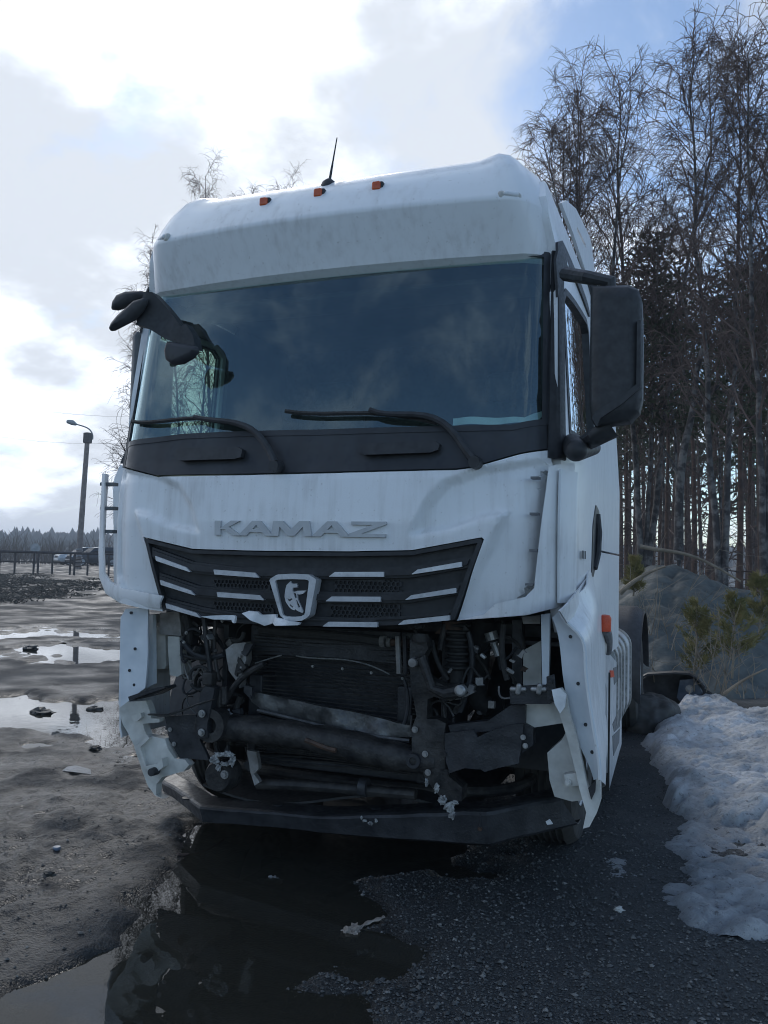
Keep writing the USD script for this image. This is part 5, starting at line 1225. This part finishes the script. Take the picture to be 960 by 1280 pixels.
# young pines and dry stems growing on the bank
def young_pine(px, py, dist, h, seed, label):
    rng = np.random.default_rng(seed); p = dir_at(px, dist); p[2] = top_h(px, py, dist)
    t = thing('young_pine', label, 'young tree', p, 0, None)
    T, N = Twigs(), Twigs()
    T.add([(0, 0, 0), (.03, 0, h*.5), (.02, .02, h)], .016, .005, 6)
    for b in range(30):
        f = rng.uniform(.1, 1); az = rng.random()*6.28; d = unit(A([math.cos(az), math.sin(az), .8])); L = h*.42*(1.15-f)*rng.uniform(.6, 1.2)
        b0 = A([.02, .01, h*f]); T.add([b0, b0+d*L*.6, b0+d*L+A([0, 0, .05*L])], .008, .003, 4)
        k = 60; g = rng.uniform(.3, 1.05, k); C = b0+d*L*g[:, None]+rng.normal(0, .02, (k, 3))
        D = d+rng.normal(0, .6, (k, 3)); D /= np.linalg.norm(D, axis=1, keepdims=True)
        N.quads(C, D, rng.uniform(.05, .10, (k, 1)), rng.uniform(.004, .008, (k, 1)))
    obj('stem', T.mesh(), 'dry_twig', t, smooth=True, local=True); obj('needles', N.mesh(), 'young_needles', t, smooth=False, local=True)
young_pine(868, 850, 11.0, .92, 1, 'yellow-green young pine with bent dry stem, left of two on the bank')
young_pine(915, 848, 10.6, .95, 2, 'yellow-green young pine standing nearest the small snow patch')
young_pine(792, 745, 13.5, .55, 3, 'small tuft of yellowish pine right behind the cab edge')
young_pine(948, 800, 12.0, .8, 4, 'dark young pine at the foot of the mound by the picture border')
def stems(px, py, dist, n, h, seed, label, spread=.4):
    rng = np.random.default_rng(seed); p = dir_at(px, dist); p[2] = top_h(px, py, dist)-.05
    T = Twigs()
    for i in range(n):
        b = A([rng.normal(0, spread), rng.normal(0, spread), 0]); q, pts, d = b, [b], unit(A([rng.normal(0, .25), rng.normal(0, .25), 1]))
        L = h*rng.uniform(.5, 1.15)
        for s in range(5):
            d = unit(d+rng.normal(0, .2, 3)); q = q+d*L/5; pts.append(q)
        T.add(pts, .006, .002, 4)
        for e in range(4):
            k = rng.integers(1, 5); d2 = unit(d+rng.normal(0, .7, 3)); T.add([pts[k], pts[k]+d2*L*.2, pts[k]+d2*L*.33+A([0, 0, .02])], .0035, .0015, 3)
    v, f = T.mesh(); obj('dry_stems', (v+p, f), 'dry_twig', smooth=False, label=label, cat='dry weeds', kind='stuff')
stems(893, 862, 10.4, 9, 1.0, 11, 'pale dry stems rising between the two young pines', .18)
stems(845, 840, 11.5, 16, .6, 12, 'low dry weeds on the bank behind the broken fender', .5)
stems(800, 800, 12.5, 26, .8, 13, 'reddish dry scrub beside the cab edge at the mound', .6)
stems(950, 868, 10.0, 12, .35, 14, 'tangle of broken twigs beside the snow bank crest', .35)
stems(835, 790, 12.6, 3, 1.6, 15, 'lone thin bare stalk in front of the mound', .15)
def branch(pts, r, label, name='fallen_branch', m='dry_twig'):
    obj(name, tube(spline(pts, 14), np.linspace(r, r*.4, 14), 7), m, label=label, cat='branch')
branch([A(dir_at(px, 14.0))*A([1, 1, 0])+A([0, 0, top_h(px, py, 14.0)]) for px, py in ((800, 683), (830, 688), (858, 693), (890, 706), (926, 727))], .035, 'long broken branch lying across the top of the mound')
branch([A(dir_at(px, 13.2))*A([1, 1, 0])+A([0, 0, top_h(px, py, 13.2)]) for px, py in ((775, 742), (800, 722), (832, 708))], .04, 'thick fallen branch resting on the near side of the mound')
branch([A(dir_at(px, 10))*A([1, 1, 0])+A([0, 0, top_h(px, py, 10)]) for px, py in ((905, 868), (930, 850), (958, 836))], .02, 'bent twig leaning on the small snow patch')

# ------------------------------------------------------------------ across the yard: road, railing, lamp, cars, distant woods
def gz(p): return float(ground_z(A([p[0]]), A([p[1]]))[0])
def place(px, dist, dz=0.0):
    p = dir_at(px, dist); p[2] = gz(p)+dz; return p
mottled('asphalt', (.035, .036, .038), (.06, .06, .062), 2, (.55, .8), bump=.2, bscale=30)
mottled('concrete_pole', (.16, .13, .12), (.26, .22, .20), 3, (.7, .9))
mottled('galvanised', (.25, .26, .27), (.36, .37, .38), 4, (.4, .6), metallic=.5)
mottled('railing_paint', (.05, .045, .045), (.09, .08, .078), 5, (.6, .8))
mottled('car_dark', (.012, .014, .018), (.022, .024, .028), 4, (.2, .35), coat=.5)
mottled('car_silver', (.42, .43, .44), (.5, .51, .52), 4, (.25, .4), metallic=.4, coat=.5)
mottled('car_glass', (.02, .025, .03), (.03, .035, .04), 4, (.05, .12))
mottled('scrub_twigs', (.07, .055, .045), (.12, .095, .075), 1, (.8, .95))
mottled('far_conifers', (.045, .05, .046), (.10, .092, .078), .08, (.8, .95))
# road on its low embankment: a band roughly square to the view
dn = A([FW[0], FW[1]]); dn = unit(A([-math.sin(math.radians(34)), math.cos(math.radians(34))])); tn = A([dn[1], -dn[0]])
L0 = place(40, 84)[:2]
def band(o0, o1, z, name, m, kind='structure'):
    q = [L0+tn*s+dn*o for s in np.linspace(-220, 160, 40) for o in (o0, o1)]
    P = np.zeros((40, 2, 3)); P[..., :2] = A(q).reshape(40, 2, 2); P[..., 2] = z
    obj(name, grid(P[:, ::-1] if False else P), m, smooth=True, kind=kind)
band(-4.2, 4.2, .80, 'road', 'asphalt')
q = np.zeros((40, 5, 3))
for i, s in enumerate(np.linspace(-220, 160, 40)):
    for j, (o, z) in enumerate(((-12, .3), (-5.2, .78), (0, .785), (5.2, .78), (12, .3))): q[i, j, :2] = L0+tn*s+dn*o; q[i, j, 2] = z
obj('road_embankment', grid(q), 'ground_dirt', smooth=True, kind='structure')
# street lamp
lp = place(98, 74); hL = top_h(107, 541, 74)
lamp = thing('street_lamp', 'tall concrete street lamp leaning slightly beside the road', 'street lamp', lp)
tilt = A([.35, 0, 0])
obj('pole', tube([lp+A([0, 0, -.3]), lp+tilt*.5+A([0, 0, (hL-lp[2])*.5]), lp+tilt+A([0, 0, hL-lp[2]])], [.26, .22, .19], 10), 'concrete_pole', lamp)
obj('clamp_box', box(lp+tilt+A([0, 0, hL-lp[2]-.45]), (.55, .5, .85), .05), 'railing_paint', lamp)
at_l = lambda px, py: A(dir_at(px, 74))*A([1, 1, 0])+A([0, 0, top_h(px, py, 74)])
obj('bracket', tube(spline([at_l(108.5, 549), at_l(108, 542), at_l(105, 537), at_l(97, 532.5), at_l(86, 529)], 14), .06, 8), 'galvanised', lamp)
obj('lamp_head', blob([at_l(86, 529.5), at_l(82, 527.5), at_l(77, 526.5)], [.13, .22, .16]), 'galvanised', lamp)
for k in range(6): obj('base_wrap', tube([lp+A([.27*math.cos(t), .27*math.sin(t), .1+.28*k+.18*t/6.28]) for t in np.linspace(0, 6.28, 13)], .05, 5), 'galvanised' if k % 2 else 'rusty_iron', lamp)
# railing
def railing():
    a, b = place(-40, 47), place(165, 50)
    t = thing('metal_railing', 'long dark metal railing between the muddy yard and the road', 'railing', (a+b)/2)
    for i in range(9):
        p = a+(b-a)*(i+.35)/9; p[2] = gz(p)
        for dx in ((0, .28) if i % 2 else (0,)):
            obj('post', tube([p+A([dx, 0, -.2]), p+A([dx, 0, 1.18])], .055, 6), 'railing_paint', t)
    za, zb = gz(a), gz(b)
    obj('rail', tube([a+A([0, 0, 1.12]), b+A([0, 0, 1.14])], .07, 6), 'railing_paint', t)
    obj('rail', tube([a+A([0, 0, .62]), b+A([0, 0, .64])], .035, 6), 'railing_paint', t)
railing()
# round sign
sp_ = place(43.5, 70); sh = top_h(43.5, 685, 70)
sg = thing('road_sign', 'small round grey sign on a thin post behind the railing', 'road sign', sp_)
obj('post', tube([sp_, sp_*A([1, 1, 0])+A([0, 0, sh])], .035, 6), 'galvanised', sg)
yy = A([-dn[0], -dn[1], 0])
obj('disc', cyl(sp_*A([1, 1, 0])+A([0, 0, sh])+yy*.05, sp_*A([1, 1, 0])+A([0, 0, sh])+yy*.08, .36, 20), 'galvanised', sg)
# cars on the road: x forward
def car(name, label, paint, loc, rotz, s=1.0):
    t = thing(name, label, 'car', loc, rotz, None)
    def sec(x, w0, w1, z0, z1, bulge=.06):
        return [(x, -w0, z0), (x, -w0-bulge, (z0+z1)/2), (x, -w1, z1), (x, w1, z1), (x, w0+bulge, (z0+z1)/2), (x, w0, z0)]
    body = [sec(2.32, .72, .70, .45, .78), sec(2.15, .86, .80, .32, .98), sec(1.2, .90, .84, .28, 1.08), sec(.75, .90, .86, .28, 1.12), sec(-1.0, .90, .86, .28, 1.14), sec(-2.1, .88, .84, .32, 1.12), sec(-2.3, .80, .78, .45, 1.0)]
    P = A(body); P = np.concatenate([P, P[:, :1]], 1)
    ends = [hull(list(P[0])+[p+A([-.02, 0, 0]) for p in P[0]]), hull(list(P[-1])+[p+A([.02, 0, 0]) for p in P[-1]])]
    cab = [sec(.85, .84, .82, 1.08, 1.12, 0), sec(.2, .80, .66, 1.1, 1.66, 0), sec(-1.7, .80, .66, 1.1, 1.70, 0), sec(-2.15, .80, .74, 1.08, 1.16, 0)]
    C = A(cab); C = np.concatenate([C, C[:, :1]], 1)
    obj('body', cat(grid(P), *ends, grid(P[:, ::-1])), paint, t, smooth=40, local=True)
    obj('roof', hull([(.1, -.66, 1.64), (.1, .66, 1.64), (-1.7, -.66, 1.68), (-1.7, .66, 1.68), (-.3, -.6, 1.74), (-.3, .6, 1.74), (-1.5, .6, 1.75), (-1.5, -.6, 1.75)]), paint, t, local=True)
    obj('windows', cat(grid(C), grid(C[:, ::-1])), 'car_glass', t, smooth=False, local=True)
    for y in (-.83, .83):
        for x in (.22, -.75, -1.6): obj('window_pillar', hull([(x-.04, y*1.0, 1.1), (x+.04, y*1.0, 1.1), (x-.04-.1, y*.82, 1.66), (x+.04-.1, y*.82, 1.66), (x, y*1.01, 1.1), (x-.1, y*.83, 1.66)]), paint, t, local=True)
        for x in (1.42, -1.38):
            w = obj('wheel', lathe([(0, -.11), (.30, -.11), (.36, -.08), (.37, .08), (.3, .11), (0, .11)], 22, 'y', (x, y*1.02, .37)), 'tyre', t, local=True)
            obj('rim', lathe([(0, -.125), (.22, -.125), (.24, .125), (0, .125)], 16, 'y', (x, y*1.02, .37)), 'galvanised', w, local=True)
        obj('headlight', box((2.25, y*.76, .80), (.14, .30, .14), .04), 'clear_lens', t, local=True)
        obj('mirror', box((.55, y*1.2, 1.15), (.12, .2, .14), .04), paint, t, local=True)
    obj('bumper', box((2.3, 0, .48), (.16, 1.5, .2), .06), paint, t, local=True)
    obj('radiator_grille', box((2.33, 0, .78), (.05, .8, .16), .02), 'black_plastic', t, local=True)
    return t
hd = math.degrees(math.atan2(-tn[1], -tn[0]))
c1_ = place(117, 83); c1_[2] = .805
car('parked_car', 'dark off-road car on the road behind the lamp post', 'car_dark', c1_, hd+28)
c2_ = place(101, 87); c2_[2] = .805
car('parked_car', 'silver car nosing out just behind the dark car', 'car_silver', c2_, hd+24)
# scrub and distant wooded ridge
def scrub():
    rng = np.random.default_rng(21); T = Twigs()
    for i in range(1000):
        px, dist = rng.uniform(-260, 420), rng.uniform(96, 190)
        p = dir_at(px, dist); h = rng.uniform(1.5, 4.6); 
        for k in range(3):
            d = unit(A([rng.normal(0, .28), rng.normal(0, .28), 1])); q = p+A([rng.normal(0, .5), rng.normal(0, .5), 0])
            T.add([q, q+d*h*.5, q+d*h+A([rng.normal(0, .3), 0, 0])], .05, .015, 3)
            for e in range(3):
                f = rng.uniform(.3, .9); d2 = unit(d+rng.normal(0, .5, 3)); T.add([q+d*h*f, q+d*h*f+d2*h*.3], .025, .01, 3)
    return T.mesh()
obj('brown_scrub', scrub(), 'scrub_twigs', smooth=False, kind='stuff', label='brown bare scrub beyond the road')
def ridge_z(a, r):
    return np.maximum(0, 9.5*smooth01((r-260)/240))*(.85+.3*meshkit.noise(np.c_[a*9, a*0, a*0+3], 2))
def ridge():
    a = np.radians(np.linspace(-95, 60, 120)); r = np.linspace(250, 900, 14)
    P = np.zeros((len(r), len(a), 3))
    for i, rr in enumerate(r):
        P[i] = np.c_[CAM[0]+rr*np.sin(a), CAM[1]+rr*np.cos(a), ridge_z(a, np.full(len(a), rr))-.3]
    return grid(P)
obj('distant_hill', ridge(), 'far_conifers', smooth=True, kind='structure')
def ridge_trees():
    rng = np.random.default_rng(33); V, F, k = [], [], 0
    n = 5200
    a = np.radians(rng.uniform(-62, 12, n)); r = rng.uniform(270, 560, n); z = ridge_z(a, r)-.5
    for ai, ri, zi in zip(a, r, z):
        h = rng.uniform(3.5, 7.0) if rng.random() < .85 else rng.uniform(6, 9.5); w = rng.uniform(1.4, 3.0); c = A([CAM[0]+ri*math.sin(ai), CAM[1]+ri*math.cos(ai), zi])
        ring0 = [c+A([w*math.cos(t)*rng.uniform(.7, 1.2), w*math.sin(t), h*.15]) for t in np.arange(5)*1.257]
        ring1 = [c+A([w*.8*math.cos(t+.6)*rng.uniform(.5, 1.3), w*.8*math.sin(t+.6), h*.6]) for t in np.arange(5)*1.257]
        V += ring0+ring1+[c+A([rng.normal(0, .2), 0, h])]
        for j in range(5):
            j2 = (j+1) % 5
            F += [(k+j, k+j2, k+5+j), (k+j2, k+5+j2, k+5+j), (k+5+j, k+5+j2, k+10)]
        k += 11
    return A(V), A(F)
obj('distant_forest', ridge_trees(), 'far_conifers', smooth=False, kind='stuff', label='distant wooded ridge on the horizon')
def yard_grass():
    rng = np.random.default_rng(55); T = Twigs()
    d = 27*(48/27)**rng.random(3600); px = rng.uniform(-70, 190, 3600)
    P = A([dir_at(a, b) for a, b in zip(px, d)]); z = ground_z(P[:, 0], P[:, 1]); keep = (meshkit.fbm(P*A([.25, .25, 0]), 3, 88) > .40) & (z > .15)
    for p, zz in zip(P[keep], z[keep]):
        for k in range(4):
            b = A([p[0]+rng.normal(0, .12), p[1]+rng.normal(0, .12), zz-.02]); h = rng.uniform(.02, .08)
            T.add([b, b+A([rng.normal(0, .1), rng.normal(0, .1), h])], .03, .008, 3)
    return T.mesh()
mottled('dead_grass', (.055, .052, .046), (.12, .108, .09), 1.5, (.85, .95))
obj('dead_grass', yard_grass(), 'dead_grass', smooth=False, kind='stuff', label='dead trampled grass on the far side of the muddy yard')
# overhead wires
for (x0, y0, x1, y1, d, lab) in ((-60, 497, 240, 520, 62, 'upper thin overhead wire crossing the pale sky'), (-60, 538, 200, 551, 66, 'lower thin overhead wire crossing the pale sky')):
    a, b = A(dir_at(x0, d))*A([1, 1, 0])+A([0, 0, top_h(x0, y0, d)]), A(dir_at(x1, d))*A([1, 1, 0])+A([0, 0, top_h(x1, y1, d)])
    obj('overhead_wire', tube([a+(b-a)*t+A([0, 0, -.5*math.sin(math.pi*t)]) for t in np.linspace(0, 1, 12)], .008, 5), 'railing_paint', label=lab, cat='wire')

# ------------------------------------------------------------------ things lying about
mottled('wet_cloth', (.20, .17, .145), (.36, .31, .27), 30, (.8, .95), bump=.5, bscale=120)
mottled('pale_stone', (.40, .40, .38), (.52, .52, .50), 40, (.6, .8))
mottled('blue_cap', (.10, .13, .18), (.16, .19, .25), 40, (.35, .5))
mottled('blue_grey_plastic', (.045, .065, .09), (.08, .10, .13), 12, (.3, .5))
mottled('dark_ice', (.020, .021, .020), (.055, .055, .052), 5, (.45, .75), bump=.6, bscale=30)
def on_ground(px, py, dz=0.0):
    p = hz(px, py, 0)
    for _ in range(4): p = hz(px, py, gz(p)+dz)
    return p
def cloth_rag():
    c = on_ground(438, 1170); e = on_ground(480, 1151)
    t = thing('dirty_rag', 'crumpled beige rag with a twisted tail lying at the puddle edge', 'rag', c)
    m = cat(*[crumple(c+A(o), s, 300+i) for i, (o, s) in enumerate([((0, 0, .012), (.036, .03, .028)), ((.012, .03, .014), (.028, .03, .024)), ((-.014, -.012, .01), (.026, .02, .02)), ((.02, -.004, .01), (.022, .026, .02))])])
    obj('rag', m, 'wet_cloth', t, smooth=False)
    P = spline([c+A([.02, .03, .012]), c*.6+e*.4+A([0, .01, .02]), c*.3+e*.7+A([0, 0, .02]), e+A([0, 0, .018])], 12)
    obj('tail', tube(P, .009+.004*np.sin(np.arange(12)*1.7), 7, flat=.6), 'wet_cloth', t)
cloth_rag()
c = on_ground(336, 1108)
obj('plastic_shard', cat(*[crumple(c+A(o)+A([0, 0, .02]), s, 330+i) for i, (o, s) in enumerate([((-.03, 0, 0), (.03, .02, .012)), ((.01, .01, .008), (.03, .014, .02)), ((.04, .02, .004), (.022, .02, .016))])]), 'grey_plastic', smooth=False, label='grey broken plastic shard lying in the dark puddle', cat='debris')
a = on_ground(222, 1070); b = on_ground(252, 1069); d = on_ground(280, 1056)
obj('wet_twig', tube(spline([a+A([0, 0, .01]), b+A([0, 0, .018]), d+A([0, 0, .03])], 10), np.linspace(.007, .004, 10), 6), 'birch_twig', label='short wet twig poking over the puddle edge under the bumper', cat='twig')
obj('bottle_cap', lathe([(0, -.004), (.019, -.004), (.021, .006), (.018, .012), (0, .013)], 18, c=on_ground(71, 1061, .006)), 'blue_cap', label='small blue-grey cap lying on the bare dirt', cat='bottle cap')
c = on_ground(94, 966)
obj('ice_flake', hull([c+A([x, y, z]) for x, y, z in ((-.14, -.02, .005), (.14, .0, .005), (.06, .09, .012), (-.06, .08, .03), (0, -.05, .02), (-.1, .04, .025))]), 'snow', smooth=False, label='thin pale ice flake lying on the dirt beside the truck', cat='ice')
obj('pale_pebble', crumple(on_ground(773, 1137, .01), (.022, .016, .012), 350), 'pale_stone', smooth=True, label='single whitish pebble on dark gravel near the snow bank', cat='pebble')
for i, (px, py, s, lab) in enumerate([(62, 1092, .03, 'dark clod of earth below the blue-grey cap'), (118, 935, .05, 'dark clod at the rim of the bright puddle'), (20, 1262, .035, 'dark pebble at the corner of the foreground puddle'), (38, 812, .14, 'dark turf clump standing in the far puddle'), (52, 892, .12, 'grassy clod rising from the near bright puddle'), (118, 888, .10, 'flat clod island in the near bright puddle')]):
    obj('earth_clod', crumple(on_ground(px, py, s*.2), (s, s*.8, s*.45), 360+i), 'dark_ice', smooth=False, label=lab, cat='clod')
# broken black wing of the truck, thrown on the snow
def fender():
    Yb = 7.1; t = thing('broken_mudguard', 'broken black plastic mudguard piece lying behind the snow bank', 'mudguard', hy(845, 878, Yb))
    out = [(803, 849), (812, 843), (845, 841), (862, 842), (871, 847), (880, 860), (890, 866), (889, 869), (877, 871), (876, 882), (850, 881), (806, 883)]
    obj('back_shell', slab(out, Yb, .03, .08, .05, 61), 'black_plastic', t)
    P = A([[hy(x, y, Yb)+A([0, -o, .03*math.sin(o*6)]) for o in (0, .15, .3, .36)] for x, y in [(800, 852), (806, 846), (812, 843), (845, 841), (862, 842), (871, 847), (880, 858)]])
    obj('top_lip', grid(P, .02), 'black_plastic', t, smooth=40)
    obj('blue_insert', slab([(850, 850), (868, 848), (878, 866), (875, 881), (852, 880), (846, 872)], Yb-.22, .18, .06, .05, 62), 'blue_grey_plastic', t)
    obj('fixing', bolt(hy(862, 861, Yb-.22), .05, .04), 'cast_aluminium', t)
    obj('bent_tab', slab([(876, 868), (888, 866), (889, 869), (879, 872)], Yb-.25, .05), 'black_plastic', t)
fender()
def lump():
    c = on_ground(806, 914); m = trimesh.creation.icosphere(4, 1.0); v = A(m.vertices)
    v = v*(.75+.55*meshkit.fbm(v*1.3+3, 3, 71))[:, None]*A([.26, .42, .28])
    return trimesh.Trimesh(v+c+A([.05, .25, .06]), m.faces, process=False)
obj('dark_ice_lump', lump(), 'dark_ice', smooth=True, label='dark dirt-covered ice lump between fuel tank and snow bank', cat='ice lump')

# ------------------------------------------------------------------ the air between here and the ridge
mat('haze', {'v': ('principled_volume', {'color': (.82, .88, .98), 'density': HAZE})}, [], surface=None, volume='v.volume') if HAZE else None
if HAZE: obj('haze', box((0, 0, 12.4), (5300, 5300, 27.2)), 'haze', smooth=False, kind='stuff', label='thin pale air over the yard and woods')
